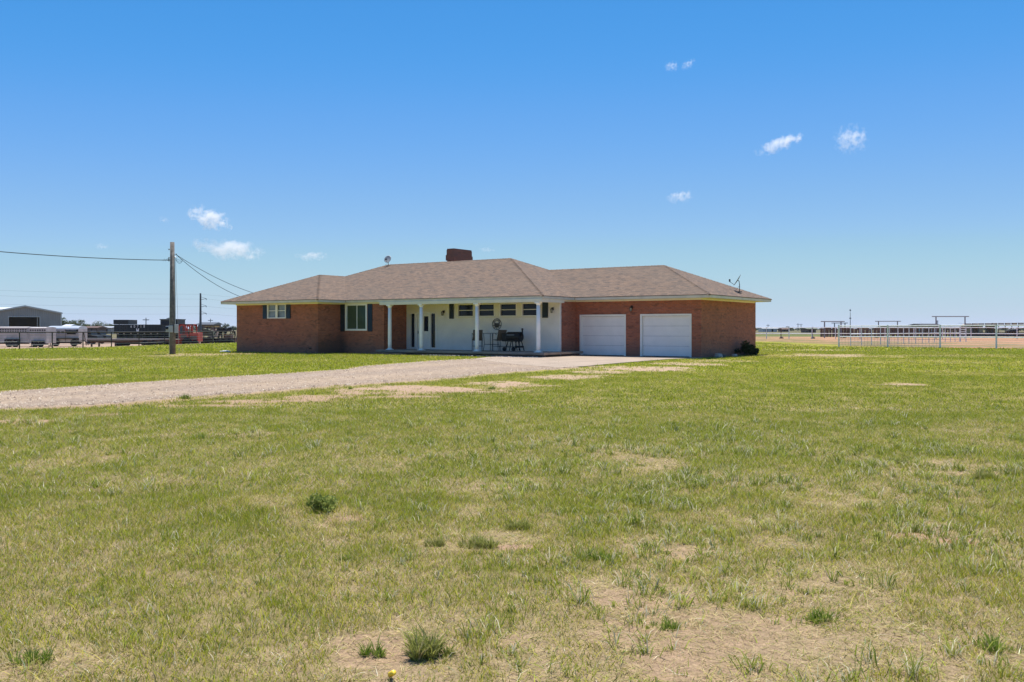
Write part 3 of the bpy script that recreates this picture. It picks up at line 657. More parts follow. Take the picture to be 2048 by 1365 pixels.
# entrance: door between two sidelights
for a, b in ((-11.02, -10.63), (-9.43, -9.02)): window((a, b, .32, 2.45), VB - .02, (), (), .035, 'glass')
de = MB()
for bx in ((-10.62, .26, -10.47, 2.46), (-9.49, .26, -9.44, 2.46), (-10.47, 2.40, -9.49, 2.50)): de.box(bx[0], VB - .05, bx[1], bx[2], VB + .06, bx[3])
de.build('door_frame', M['trim'], house)
d = MB(); wall_cells(d, 'x', VB + .02, VB + .06, -10.455, -9.505, .27, 2.395, [(-10.32, -10.10, .55, 2.25), (-9.98, -9.64, 1.35, 2.25)])
dr_ = d.build('door', M['trim'], house)
g = MB(); g.box(-10.33, VB + .04, .54, -10.09, VB + .05, 2.26); g.box(-9.99, VB + .04, 1.34, -9.63, VB + .05, 2.26); g.build('pane', M['glass'], dr_)
g = MB(); g.tube((-10.40, VB - .03, 1.25), (-10.40, VB + .02, 1.25), .012); g.tube((-10.40, VB - .03, 1.2), (-10.40, VB - .03, 1.38), .014); g.build('door_handle', M['iron'], dr_)
# garage doors
for a, b, z0, z1 in (G1, G2):
    f = MB(); f.box(a, VG - .03, .03, a + .10, VG + .19, z1); f.box(b - .10, VG - .03, .03, b, VG + .19, z1); f.box(a + .10, VG - .03, z1 - .10, b - .10, VG + .19, z1)
    fo = f.build('garage_door_frame', M['trim'], house)
    g = MB(); n = 4; z = .05; hh = (z1 - .105 - .05) / n
    for k in range(n):
        zz = .05 + k * hh; g.box(a + .105, VG + .10, zz + .004, b - .105, VG + .14, zz + hh - .004)
        for q in (.06, .52): g.box(a + .16, VG + .094, zz + hh * q + .03, b - .16, VG + .101, zz + hh * (q + .42))
    g.build('garage_door', M['garage'], house, bevel=.006)
    g = MB(); g.box(a + .1, VG + .15, -.05, b - .1, VG + .17, z1); g.build('garage_lining', M['dark'], house)
# chimney
ch = MB(); cu0, cu1, cv0, cv1 = -12.23, -11.56, 7.3, 9.3
ch.box(cu0 + .05, cv0 + .05, 5.0, cu1 - .05, cv1 - .05, 6.02); ch.box(cu0 - .02, cv0 - .02, 6.02, cu1 + .02, cv1 + .02, 6.38); ch.box(cu0 + .02, cv0 + .02, 6.38, cu1 - .02, cv1 - .02, 6.72)
ch.box(cu0 + .04, cv0 + .04, 6.72, cu1 - .04, cv1 - .04, 6.80)
chm = ch.build('chimney', M['chim'], roof)
# wall lanterns are fixed to the house
def lantern(u, y, z):
    m = MB(); m.box(u - .05, y - .03, z - .02, u + .05, y - .002, z + .14); m.tube((u, y - .02, z + .1), (u, y - .14, z + .13), .012)
    m.lathe([(.02, .12), (.085, .06), (.09, .045), (.03, .045)], (u, y - .15, z - .02), 6); m.lathe([(.03, -.17), (.06, -.16), (.06, -.14)], (u, y - .15, z), 6)
    for k in range(6): t = k * math.pi / 3; m.tube((u + .056 * math.cos(t), y - .15 + .056 * math.sin(t), z - .15), (u + .075 * math.cos(t), y - .15 + .075 * math.sin(t), z + .03), .008, n=4)
    o = m.build('wall_lantern', M['lamp'], house)
    m = MB(); m.lathe([(.045, -.14), (.06, .02)], (u, y - .15, z), 6); m.build('lantern_glass', M['lampglass'], o)
lantern(-8.40, VB - .028, 2.45); lantern(-.79, VB - .028, 2.53); lantern(3.14, VG, 2.60)
m = MB(); m.box(-15.6, VW - .06, .28, -15.48, VW - .003, .36); m.tube((-15.54, VW - .06, .32), (-15.54, VW - .14, .30), .02); m.build('hose_tap', M['iron'], house)

# ------------------------------------------------------------------ loose things on and round the house
def place(name, u, v, z, rz, label, cat, group=None):
    x, y = h2w(u, v); return empty(name, (x, y, z), -TH + rz, label, cat, group)
def bar_chair(u, v, rz, label):              # faces local -x
    t = place('bar_chair', u, v, .26, rz, label, 'chair', 'high patio chairs on the porch')
    for s in (-1, 1): m = MB(); m.path([(-.30, .27 * s, .98), (-.05, .27 * s, .98), (.16, .27 * s, .92)], .014); m.build('armrest', M['iron'], t)
    m = MB(); m.path([(-.28, -.27, .26), (-.28, .27, .26)], .012)
    for s in (-1, 1): m.path([(-.28, .27 * s, .26), (.30, .27 * s, .26)], .011)
    m.path([(.27, -.27, .26), (.27, .27, .26)], .012); m.build('foot_rail', M['iron'], t)
    for s in (-1, 1):
        m = MB(); m.path([(-.33, .27 * s, 0), (-.29, .27 * s, .6), (-.30, .27 * s, .98)], .014); m.build('leg', M['iron'], t)
        m = MB(); m.path([(.36, .27 * s, 0), (.22, .27 * s, .6), (.20, .27 * s, .75)], .014); m.build('leg', M['iron'], t)
    m = MB(); m.add([(-.30, -.27, .64), (-.30, .27, .64), (.18, .27, .60), (.18, -.27, .60), (-.30, -.27, .62), (-.30, .27, .62), (.18, .27, .58), (.18, -.27, .58)], [(0, 1, 2, 3), (7, 6, 5, 4), (0, 4, 5, 1), (1, 5, 6, 2), (2, 6, 7, 3), (3, 7, 4, 0)]); m.build('seat', M['sling'], t)
    m = MB(); m.add([(.17, -.27, .58), (.17, .27, .58), (.34, .27, 1.18), (.34, -.27, 1.18), (.20, -.27, .57), (.20, .27, .57), (.37, .27, 1.17), (.37, -.27, 1.17)], [(0, 1, 2, 3), (7, 6, 5, 4), (0, 4, 5, 1), (1, 5, 6, 2), (2, 6, 7, 3), (3, 7, 4, 0)]); m.build('backrest', M['sling'], t)
bar_chair(-5.25, 1.35, R(-48), 'high brown sling chair half behind the third porch column')
bar_chair(-3.80, 1.45, R(-24), 'high brown sling chair between the bar table and the black grill')
t = place('bar_table', -4.33, 1.45, .26, 0, 'tall black metal patio table between the two high chairs', 'table')
m = MB(); m.box(-.36, -.36, .97, .36, .36, .995); m.build('table_top', M['iron'], t, bevel=.005)
m = MB()
for k in (-1, 1): m.path([(-.3, .3 * k, .36), (.3, .3 * k, .36)], .012); m.path([(.3 * k, -.3, .36), (.3 * k, .3, .36)], .012)
m.build('stretcher', M['iron'], t)
for a in (-1, 1):
    for b in (-1, 1): m = MB(); m.path([(.33 * a, .33 * b, 0), (.29 * a, .29 * b, .4), (.32 * a, .32 * b, .97)], .016); m.build('leg', M['iron'], t)
# pellet grill
t = place('pellet_grill', -2.78, 1.35, .26, 0, 'black barrel shaped pellet grill with chimney standing on the porch', 'grill')
X90 = Matrix.Rotation(R(90), 4, 'Y')
m = MB(); prof = [(.0, -.44), (.25, -.44), (.27, -.42), (.27, .42), (.25, .44), (0, .44)]
m.lathe(prof, (.08, 0, .80), 28, X90); m.box(-.33, -.2, .56, .46, .2, .70); body = m.build('barrel', M['black'], t, smooth=False)
m = MB(); m.tube((-.22, -.33, .90), (.26, -.33, .90), .012); m.tube((-.2, -.27, .9), (-.2, -.33, .9), .008); m.tube((.24, -.27, .9), (.24, -.33, .9), .008); m.build('lid_handle', M['galv'], body)
m = MB(); m.box(-.66, -.17, .54, -.33, .2, .92); m.box(-.68, -.19, .92, -.32, .22, .95); m.build('hopper', M['black'], t, bevel=.01)
m = MB(); m.tube((.56, .05, .78), (.56, .05, 1.20), .045, n=14); m.tube((.5, .05, .8), (.4, .05, .8), .045); m.lathe([(.02, 1.27), (.075, 1.23), (.075, 1.20)], (.56, .05, 0), 14); m.build('chimney_pipe', M['black'], t)
for x0, x1 in ((-.24, -.40), (.02, .12), (.30, .24), (.42, .58)): m = MB(); m.add([], []); m.path([(x0, -.15, .6), (x1, -.2, .03)], .025); m.path([(x0, .15, .6), (x1, .2, .03)], .025); m.build('leg', M['black'], t)
m = MB(); m.box(-.40, -.2, .22, .12, .2, .26); m.box(.24, -.2, .2, .56, .2, .3); m.build('shelf', M['black'], t)
for x in (-.46, .14):
    w = MB(); w.lathe([(.03, -.035), (.11, -.03), (.12, 0), (.11, .03), (.03, .035)], (x, -.22, .12), 20, Matrix.Rotation(R(90), 4, 'X')); w.build('wheel', M['rubber'], t)
# round metal wall sign with lettering on the upper arc, an animal head cut-out and small stars
def text_mesh(s, size, name='text'):
    cu = bpy.data.curves.new(name, 'FONT'); cu.body = s; cu.size = size; cu.extrude = .004; cu.align_x = 'CENTER'; cu.align_y = 'CENTER'
    o = bpy.data.objects.new(name, cu); COL.objects.link(o); bpy.context.view_layer.update()
    me = bpy.data.meshes.new_from_object(o.evaluated_get(bpy.context.evaluated_depsgraph_get())); bpy.data.objects.remove(o)
    v = [tuple(p.co) for p in me.vertices]; f = [tuple(p.vertices) for p in me.polygons]; bpy.data.meshes.remove(me); return v, f
t = place('wall_sign', -4.54, VB - .05, 1.76, 0, 'round dark metal welcome sign with an animal head, hung on the siding', 'wall sign')
m = MB(); n = 40
for r0, r1 in ((.30, .325), (.185, .20)):
    vs = []
    for k in range(n):
        a = 2 * math.pi * k / n
        for r, y in ((r0, 0), (r1, 0), (r1, .012), (r0, .012)): vs.append((r * math.cos(a), y, r * math.sin(a)))
    m.add(vs, [(4 * k + q, 4 * k + (q + 1) % 4, 4 * ((k + 1) % n) + (q + 1) % 4, 4 * ((k + 1) % n) + q) for k in range(n) for q in range(4)])
m.build('ring', M['iron'], t)
m = MB()
for k, chh in enumerate('WELCOME'):
    a = R(90 + 62 - k * 124 / 6); v, f = text_mesh(chh, .13); Mx = Matrix.Rotation(a - R(90), 4, 'Z')
    vs = [Mx @ Vector(p) for p in v]; vs = [(p.x + .25 * math.cos(a), .004 - p.z, p.y + .25 * math.sin(a)) for p in vs]; m.add(vs, f)
m.build('lettering', M['iron'], t)
m = MB()
head = [(-.16, .10), (-.11, .06), (-.06, .07), (0, .05), (.06, .07), (.11, .06), (.16, .10), (.15, .02), (.17, -.06), (.12, -.14), (.05, -.19), (0, -.20), (-.05, -.19), (-.12, -.14), (-.17, -.06), (-.15, .02)]
m.prism(head, 0, .01)
for a in (200, 235, 270, 305, 340):
    cx_, cz_ = .25 * math.cos(R(a)), .25 * math.sin(R(a)); st = []
    for k in range(10): r = .05 if k % 2 == 0 else .02; st.append((cx_ + r * math.sin(k * math.pi / 5), cz_ + r * math.cos(k * math.pi / 5)))
    m.prism(st, 0, .01)
m.build('cut_out', M['iron'], t)
# garden hose and bits by the wall
x, y = h2w(-15.5, VW - .18); m = MB()
m.path([(.0, .02, .30), (-.02, -.05, .42), (-.12, -.1, .35), (-.16, -.1, .15), (-.08, -.16, .03), (.1, -.25, .02), (.5, -.2, .02)], .014)
tag(m.build('garden_hose', M['rubber'], None, True, (x, y, 0), -TH), 'thin dark garden hose hanging off the tap by the left brick corner', 'hose')

# satellite dishes on the roof
def dish(loc, rz, tilt, size, name_label, matk, mast):
    t = empty('satellite_dish', loc, rz, name_label, 'satellite dish')
    MX = Matrix.Translation((0, 0, mast)) @ Matrix.Rotation(tilt, 4, 'X')
    m = MB(); prof = [(size * k / 8, .12 * size * (k / 8) ** 2) for k in range(9)] + [(size * k / 8, .12 * size * (k / 8) ** 2 - .012) for k in range(8, -1, -1)]
    vs = MB(); vs.lathe(prof, (0, 0, 0), 28); m.add([MX @ Vector((p[0], p[1] * 1.12, p[2])) for p in vs.v], vs.f); m.build('reflector', M[matk], t, True)
    m = MB(); p0 = MX @ Vector((0, -size * .95, .02)); p1 = MX @ Vector((0, -size * .9, size * 1.0)); p1b = MX @ Vector((0, -size * .55, size * 1.25))
    m.path([p0, p1], .014); m.build('arm', M['dishdark'], t)
    m = MB(); m.path([p1, p1b], .045, 8); m.path([p1 + Vector((.09, 0, 0)), p1b + Vector((.09, 0, 0))], .03, 8); m.build('receiver', M['dishdark'], t)
    m = MB(); m.path([(0, .10, -.45 * 0 - .02), (0, .10, mast * .6), MX @ Vector((0, 0, -.08)), MX @ Vector((0, 0, -.01))], .022, 8); m.box(-.12, -.02, -.04, .12, .24, -.01); m.tube((.0, .1, mast * .5), (.14, -.15, 0), .008); m.tube((.0, .1, mast * .5), (-.14, -.15, 0), .008); m.build('mast', M['dishdark'], t)
    return t
x, y = h2w(-16.45, 6.25); dish((x, y, rz_(6.25) + .02), -.3, R(62), .25, 'small round grey dish on the left end of the main roof ridge', 'dish', .42)
x, y = h2w(7.0, 9.45); dish((x, y, rz_(GR_ - 7.0) + .03), R(-102), R(58), .33, 'larger dark dish seen edge on above the right end of the garage roof', 'dishdark', .62)

# ------------------------------------------------------------------ power pole and lines
def sag(a, b, s, n=14):
    a, b = Vector(a), Vector(b); return [a.lerp(b, k / n) - Vector((0, 0, s * 4 * (k / n) * (1 - k / n))) for k in range(n + 1)]
px0, py0 = -20.2, 54.4
pole = empty('utility_pole', (px0, py0, 0), 0, 'weathered wooden power pole with grey meter box, left of the house', 'power pole')
m = MB(); m.path([(.0, 0, -.3), (0, 0, 2), (-.02, 0, 6.65)], [.175, .165, .125], 14); m.build('shaft', M['wood'], pole, True)
m = MB(); m.box(-.36, -.16, 1.30, -.17, .02, 1.66); m.box(-.15, -.26, 1.28, .10, -.17, 1.70); m.box(.17, -.2, 1.24, .36, .0, 1.76); bx = m.build('meter_box', M['meter'], pole, bevel=.02)
m = MB(); m.lathe([(.085, 0), (.085, .05), (.06, .08)], (-.27, -.17, 1.54), 16, Matrix.Rotation(R(90), 4, 'X')); m.build('meter', M['glass'], bx)
m = MB(); m.path([(.19, -.08, 1.8), (.17, -.06, 3.5), (.13, -.05, 5.7), (.17, -.08, 5.78), (.22, -.1, 5.72)], .028, 8); m.path([(-.15, -.12, 1.0), (-.15, -.1, 1.7)], .03); m.build('conduit', M['galv'], pole)
for z, s in ((6.22, -1), (5.93, 1), (5.72, -1), (5.62, -1), (5.55, -1)): m = MB(); m.tube((.1 * s, 0, z), (.2 * s, 0, z), .012); m.lathe([(.02, -.04), (.04, -.02), (.02, 0), (.04, .02), (.02, .04)], (.22 * s, 0, z), 8); m.build('insulator', M['dishdark'], pole)
for s, c in ((.0, .35), (.06, .55), (.1, .7)): m = MB(); m.path([Vector((.2, -.08, 5.74 - s)).lerp(Vector((.62, -.1, 5.62 - s)), k / 8) - Vector((0, 0, c * .8 * 4 * (k / 8) * (1 - k / 8) * .35)) for k in range(9)], .010, 5); m.build('drip_loop', M['wire'], pole)
for s in (0, .12): m = MB(); m.path([(-.2, 0, 5.74), (-.3 - s, -.02, 5.55), (-.38 - s, 0, 5.66), (-.45 - s, 0, 5.52)], .009, 5); m.build('drip_loop', M['wire'], pole)
def wire(pts, r, label, group=None, mt='wire', name='power_line'):
    m = MB(); m.path(pts, r, 5); return tag(m.build(name, M[mt]), label, 'power line', group)
wire(sag((px0 - .2, py0, 5.58), (-33, 40, 6.15), .36, 20), .022, 'twisted black service cable running off to the left from the wooden pole')
for (u, v, z), s, lb in (((-21.75, -.70, 3.80), .20, 'upper black cable dropping from the wooden pole to the house roof'), ((-22.35, -1.25, 3.55), .26, 'lower black cable dropping from the wooden pole to the left roof edge')):
    x, y = h2w(u, v); wire(sag((px0 + .22, py0, 5.90), (x, y, z), s), .016, lb)
for s in (-1, 1): wire([(px0 + .16 * s, py0 + .05, 5.6), (px0 + .30 * s, py0 + .25, .0)], .009, 'thin guy wire stretched down the %s side of the wooden pole' % ('left' if s < 0 else 'right'), None, 'galv', 'guy_wire')
fpx, fpy = (401 - 1024) / FPX * 300, 300
fp = empty('transmission_pole', (fpx, fpy, -.5), 0, 'tall dark pole with three side insulators, far beyond the red machine', 'power pole')
m = MB(); m.path([(0, 0, -.3), (0, 0, 13.6)], [.42, .26], 10); m.build('shaft', M['dishdark'], fp)
for z in (11.5, 9.1, 6.7): m = MB(); m.path([(.2, 0, z), (1.9, 0, z + .35)], .07); m.path([(.2, 0, z + .9), (1.9, 0, z + .35)], .05); m.path([(1.9, 0, z + .35), (1.9, 0, z - .1)], .09); m.build('insulator_arm', M['dishdark'], fp)
for k, z in enumerate((13.1, 11.5, 9.1, 6.7)):
    g_ = 'far transmission wires'; q = ('highest', 'second highest', 'third highest', 'lowest')[k]
    wire(sag((fpx + (1.9 if k else 0), fpy, z - .3), (-230, 190, z + 5), 2.4, 24), .015, '%s thin grey wire from the far pole, running left' % q, g_, 'wire', 'transmission_wire')
    wire(sag((fpx + (1.9 if k else 0), fpy, z - .3), (-20, 330, z + 1), 2.4, 24), .015, '%s thin grey wire from the far pole, running right' % q, g_, 'wire', 'transmission_wire')
def small_pole(px, ytop, Y, lb, r=.14, gz=-.5):
    x = (px - 1024) / FPX * Y; zt = CAMH + (HY - ytop) * Y / FPX
    t = empty('distant_pole', (x, Y, gz), 0, lb, 'power pole', 'small poles on the horizon'); m = MB(); m.path([(0, 0, -.2), (0, 0, zt - gz)], [r * 1.2, r * .8], 8); m.build('shaft', M['dishdark'], t)
    m = MB(); m.box(-.9, -.06, zt - gz - .7, .9, .06, zt - gz - .5); m.build('cross_arm', M['dishdark'], t)
small_pole(292, 636, 260, 'short distant pole rising behind the black machine'); small_pole(421, 638, 330, 'distant pole right of the tall transmission pole')
small_pole(1536, 649, 500, 'tiny distant pole above the pale shed on the right horizon', .16, 0); small_pole(1596, 647, 520, 'tiny distant pole, left one of the pair on the right horizon', .16, 0); small_pole(1602, 648, 520, 'tiny distant pole, right one of the pair on the right horizon', .16, 0)

# ------------------------------------------------------------------ fences
def X(px, Y): return (px - 1024) / FPX * Y
def gz(x, y): return float(height(np.array([x]), np.array([y]))[0]) - .012
def fence(name, pts, hts, zt, rails, wires, rp, rr, rw, mt, label, step=2, post_mat=None):
    """pts: post feet in plan; rails, wires: heights over the ground"""
    x0, y0 = pts[0]; z0 = gz(x0, y0); t = empty(name, (x0, y0, z0), 0, label, 'fence')
    P = [Vector((x - x0, y - y0, gz(x, y) - z0)) for x, y in pts]
    for p, h in zip(P, hts):
        m = MB(); m.path([p + Vector((0, 0, -.15)), p + Vector((0, 0, h))], rp if not isinstance(rp, list) else rp[0], 8); m.build('post', M[post_mat or mt], t)
    for h in rails: m = MB(); m.path([p + Vector((0, 0, h)) for p in P], rr, 8); m.build('rail', M[mt], t)
    for h in wires: m = MB(); m.path([p + Vector((0, -.03, h)) for p in P], rw, 4); m.build('fence_wire', M['greypipe'], t)
    return t
fence('pipe_fence', FP, [1.24] * len(FP), 0, [1.24], [.3, .55, .8, 1.02], .045, .042, .011, 'blackpipe', 'black pipe rail fence with thin wires between the lawn and the machinery yard')
# white corral rails in front on the right
A_ = Vector((27.5, 76.9)); B_ = Vector((36.67, 69.2)); d_ = (B_ - A_) / 3
pts = [tuple(A_ + d_ * k) for k in range(0, 6)]
fence('corral_fence', pts, [1.86] + [1.82] * 5, 0, [1.76, .85], [.15, .33, .5, .66], .065, .042, .009, 'whitepipe', 'nearest white two rail pipe fence on the right, with thick posts and wire mesh below')
# netting under the first two bays
m = MB()
for k in range(31): p = A_ + d_ * (k / 15); m.path([(p.x, p.y, .0), (p.x, p.y, .84)], .007, 4)
for z in np.arange(.08, .84, .1): m.path([(A_.x, A_.y - .02, z), (A_.x + 2 * d_.x, A_.y + 2 * d_.y - .02, z)], .007, 4)
tag(m.build('fence_netting', M['greypipe']), 'fine grey netting tied under the lower rail, left end of the white corral', 'netting')
px_list = [1701, 1723, 1743, 1761, 1779, 1796, 1807, 1818, 1831.6, 1844.6, 1857.6, 1869, 1880, 1890.4, 1900.7, 1910, 1919]
pts = []
for k, p in enumerate(px_list): Y = 82 + 24 * ((p - 1701) / 218) ** 1.1; pts.append((X(p, Y), Y))
fence('panel_fence', pts, [1.66] * len(pts), 0, [1.62, 1.03], [.35], .04, .038, .012, 'whitepipe', 'pale pipe fence of closely spaced posts running back into the corral')
Yg = 107; m = MB(); gx0, gx1 = X(1921, Yg), X(1932, Yg)
gt = empty('pipe_gate', (gx0, Yg, 0), 0, 'narrow ladder like pipe gate at the far end of the close posted fence', 'gate')
for k in range(6): m.path([(0, 0, .35 + k * .26), (gx1 - gx0, 0, .35 + k * .26)], .03)
for x in (0, gx1 - gx0): m.path([(x, 0, -.1), (x, 0, 1.75)], .05)
m.build('gate_frame', M['whitepipe'], gt)
pts = [(X(p, Y), Y) for p, Y in ((1480, 137), (1533, 136), (1578, 135), (1624, 135), (1671, 135), (1720, 134), (1770, 134), (1828, 134), (1885, 134), (1942, 133), (2034, 132), (2110, 132))]
fence('far_rail_fence', pts, [1.72] * len(pts), 0, [1.66, .78], [.4], .06, .05, .012, 'whitepipe', 'long thin white two rail fence crossing behind the corral to the house')
for px, yb, lb in ((1562, 677, 'dark fence post standing left of the second white far post'), (1625, 677.5, 'dark fence post with a stone at its foot, near the middle far bay'), (1688, 676, 'dark post just behind the left corner of the white corral'), (1752, 676, 'dark post behind the second bay of the white corral')):
    x, y = gnd(px, yb); m = MB(); m.path([(0, 0, -.1), (0, 0, 1.75)], .07); m.lathe([(.3, -.05), (.34, .1), (.2, .28), (0, .3)], (.05, -.1, 0), 8)
    tag(m.build('braced_post', M['brownsteel'], None, False, (x, y, gz(x, y))), lb, 'post', 'dark posts behind the corral')
# overhead gate frames
def gantry(p0, p1, yt, Y, lb, r=.09, over=.6):
    x0, x1 = X(p0, Y), X(p1, Y); zt = CAMH + (HY - yt) * Y / FPX; t = empty('overhead_frame', (x0, Y, 0), 0, lb, 'gate frame', 'pipe frames over the corral gates')
    for x in (0, x1 - x0): m = MB(); m.path([(x, 0, -.1), (x, 0, zt)], r); m.build('post', M['framegrey'], t)
    m = MB(); m.path([(-over, 0, zt), (x1 - x0 + over, 0, zt)], r * .9); m.build('beam', M['framegrey'], t)
gantry(1872, 1930, 633.5, 140, 'tallest and widest overhead pipe frame behind the white corral'); gantry(1649, 1682, 643.5, 150, 'left overhead pipe frame above the left corner of the corral', .1)
gantry(1669, 1690, 646.5, 190, 'low overhead pipe frame just right of the left one', .1); gantry(1757, 1795, 643, 165, 'overhead pipe frame in the middle of the corral skyline'); gantry(1873.5, 1875.5, 642, 175, 'very narrow post frame beside the left leg of the tallest frame', .06, .1)
x = X(1700.5, 600); m = MB(); m.path([(0, 0, 0), (0, 0, CAMH + (HY - 618) * 600 / FPX)], [.28, .10], 6); m.box(-.5, -.5, 8, .5, .5, 8.6); m.box(-.4, -.4, 13.2, .4, .4, 13.9)
tag(m.build('radio_mast', M['dishdark'], None, False, (x, 600, 0)), 'thin tall radio mast on the horizon above the corral', 'mast')
# rough pens of upright boards and pipe
def pen(p0, p1, Y0, Y1, zt, lb, mt='brownsteel', gap=.5, rails=(.4, .9)):
    x0, x1 = X(p0, Y0), X(p1, Y1); t = empty('board_pen', (x0, Y0, 0), 0, lb, 'pen', 'brown board pens'); L = math.hypot(x1 - x0, Y1 - Y0); n = int(L / gap); m = MB()
    for k in range(n + 1):
        q = k / n; w = gap * .36 + .1 * random.random(); h = zt * (.9 + .14 * random.random()); x = (x1 - x0) * q; y = (Y1 - Y0) * q; m.box(x - w, y - .03, -.05, x + w, y + .03, h)
    m.build('boards', M[mt], t); m = MB()
    for r in rails + (zt,): m.path([(0, -.08, r), (x1 - x0, Y1 - Y0 - .08, r)], .06)
    m.build('rail', M['rustpipe'], t)
pen(1643, 1702, 165, 165, 1.72, 'brown board pen at the left end, under the left overhead frame'); pen(1704, 1765, 160, 158, 1.62, 'darker brown board pen in the middle behind the white corral', 'mud', .6)
pen(1768, 1832, 168, 168, 1.75, 'reddish board pen with gaps, right of the middle pens', 'brownsteel', .8); pen(1835, 1925, 175, 170, 1.8, 'long dark board pen under the tallest overhead frame', 'mud', .7)
def low_shed(p0, p1, yt, Y, D, lb, wallm, roofm, oh=.6, pitch=.3):
    x0, x1 = X(p0, Y), X(p1, Y); zt = CAMH + (HY - yt) * Y / FPX; t = empty('low_shed', ((x0 + x1) / 2, Y, 0), 0, lb, 'shed'); w = (x1 - x0) / 2
    m = MB(); m.box(-w, 0, -1, w, D, zt - .25); m.build('wall', M[wallm], t)
    m = MB(); m.add([(-w - oh, -oh, zt - .25), (w + oh, -oh, zt - .25), (w + oh, D / 2, zt + pitch), (-w - oh, D / 2, zt + pitch), (-w - oh, D + oh, zt - .25), (w + oh, D + oh, zt - .25)], [(0, 1, 2, 3), (3, 2, 5, 4), (0, 3, 4), (1, 5, 2)]); m.build('roof', M[roofm], t)
    m = MB()
    for k in (-.5, .35): m.box(w * k - w * .12, -.05, -1, w * k + w * .12, -.001, zt * .65)
    m.build('doorway', M['dark'], t)
low_shed(1526, 1554, 656.2, 420, 8, 'pale roofed long shed low on the right horizon', 'galv', 'tin'); low_shed(1566, 1578, 658, 430, 8, 'small brown shed on the right horizon', 'mud', 'rustpipe')
low_shed(1846, 1877, 649, 230, 7, 'flat dark roofed shed behind the pens beneath the tallest frame', 'trailergrey', 'dark', .8, .15); low_shed(1783, 1830, 652.5, 240, 7, 'low grey shed behind the middle pens', 'mud', 'dishdark', .5, .1)
low_shed(1616, 1632, 657, 330, 8, 'tiny dark shed right of the paired distant poles', 'mud', 'green')
# row of hay rounds and livestock trailers on the far right
Y = 185
for k, (p0, p1) in enumerate(((1925, 1938), (1944, 1953), (1953.5, 1963), (1975, 1987))):
    r = (X(p1, Y) - X(p0, Y)) / 2; m = MB(); m.lathe([(0, -.75), (r * .9, -.75), (r, -.6), (r, .6), (r * .9, .75), (0, .75)], (0, 0, 0), 18, Matrix.Rotation(R(90), 4, 'X'))
    zt = CAMH + (HY - (648 - k * .3)) * Y / FPX; m.v = [(a, b, c + zt - r) for a, b, c in m.v]
    st = MB(); st.box(-r, -.6, -.1, r, .6, zt - 2 * r + .05); m.add(st.v, st.f)
    tag(m.build('hay_bale', M['deck'] if k % 2 == 0 else M['brownsteel'], None, False, (X((p0 + p1) / 2, Y), Y, 0)), ('brown round bale raised up, first of the far right row', 'brown bale second in the far right row', 'tan bale touching the second one in the far right row', 'pinkish tan bale between the pale far right stalls')[k], 'hay bale', 'bales on the far right')
x0, x1, Y = X(1932, 178), X(2090, 178), 178
t = empty('feed_shade', (x0, Y, 0), 0, 'long grey shade roof on many thin posts at the far right edge', 'shade shelter')
m = MB(); L = x1 - x0; m.add([(0, 0, 2.55), (L, 0, 2.75), (L, 3, 2.80), (0, 3, 2.60), (0, 0, 2.50), (L, 0, 2.70), (L, 3, 2.75), (0, 3, 2.55)], [(0, 1, 2, 3), (4, 7, 6, 5), (0, 4, 5, 1), (1, 5, 6, 2), (2, 6, 7, 3), (3, 7, 4, 0)]); m.build('roof', M['trailergrey'], t)
for k in range(13): m = MB(); q = k / 12; m.path([(L * q, .1, -.1), (L * q, .1, 2.5 + .2 * q)], .07); m.build('post', M['dishdark'], t)
m = MB(); m.box(0, .5, .0, L, 1.1, .75); m.build('trough', M['mud'], t)
for k in range(12): m = MB(); m.box(L * (k + .08) / 12, .3, 2.08, L * (k + .92) / 12, .36, 2.48 + .2 * k / 12); m.build('side_panel', M[('trailer', 'deck', 'galv')[k * 7 % 3]], t)
# black steer
def steer(px, yfoot, lb):
    x, y = gnd(px, yfoot); t = empty('steer', (x, y, 0), 0, lb, 'cow')
    me = bpy.data.meshes.new('body'); o = bpy.data.objects.new('body', me); COL.objects.link(o); o.parent = t
    J = [(0, 0, 1.12, .36), (.55, 0, 1.10, .38), (-.55, 0, 1.08, .36), (-.8, 0, 1.12, .22), (.85, 0, 1.18, .25), (1.15, 0, 1.32, .16), (1.42, 0, 1.28, .11), (1.6, 0, 1.15, .07)]
    E_ = [(0, 1), (0, 2), (2, 3), (1, 4), (4, 5), (5, 6), (6, 7)]
    for xx in (-.62, .62):
        for yy in (-.17, .17):
            b = len(J); bend = -.1 if xx < 0 else .02
            J += [(xx, yy, .82, .15), (xx + bend, yy, .45, .07), (xx - .02, yy, .05, .055)]; E_ += [(2 if xx < 0 else 1, b), (b, b + 1), (b + 1, b + 2)]
    b = len(J); J += [(-.98, 0, 1.1, .03), (-1.02, 0, .6, .03)]; E_ += [(3, b), (b, b + 1)]
    b = len(J); J += [(1.24, .17, 1.40, .03), (1.24, -.17, 1.40, .03)]; E_ += [(5, b), (5, b + 1)]
    me.from_pydata([j[:3] for j in J], E_, []); me.materials.append(M['cattle'])
    sk = o.modifiers.new('skin', 'SKIN')
    for v, j in zip(me.skin_vertices[0].data, J): v.radius = (j[3], j[3])
    me.skin_vertices[0].data[0].use_root = True
    sb = o.modifiers.new('sub', 'SUBSURF'); sb.levels = 1; sb.render_levels = 1
steer(2023, 675.5, 'black steer standing behind the far rail at the right edge')

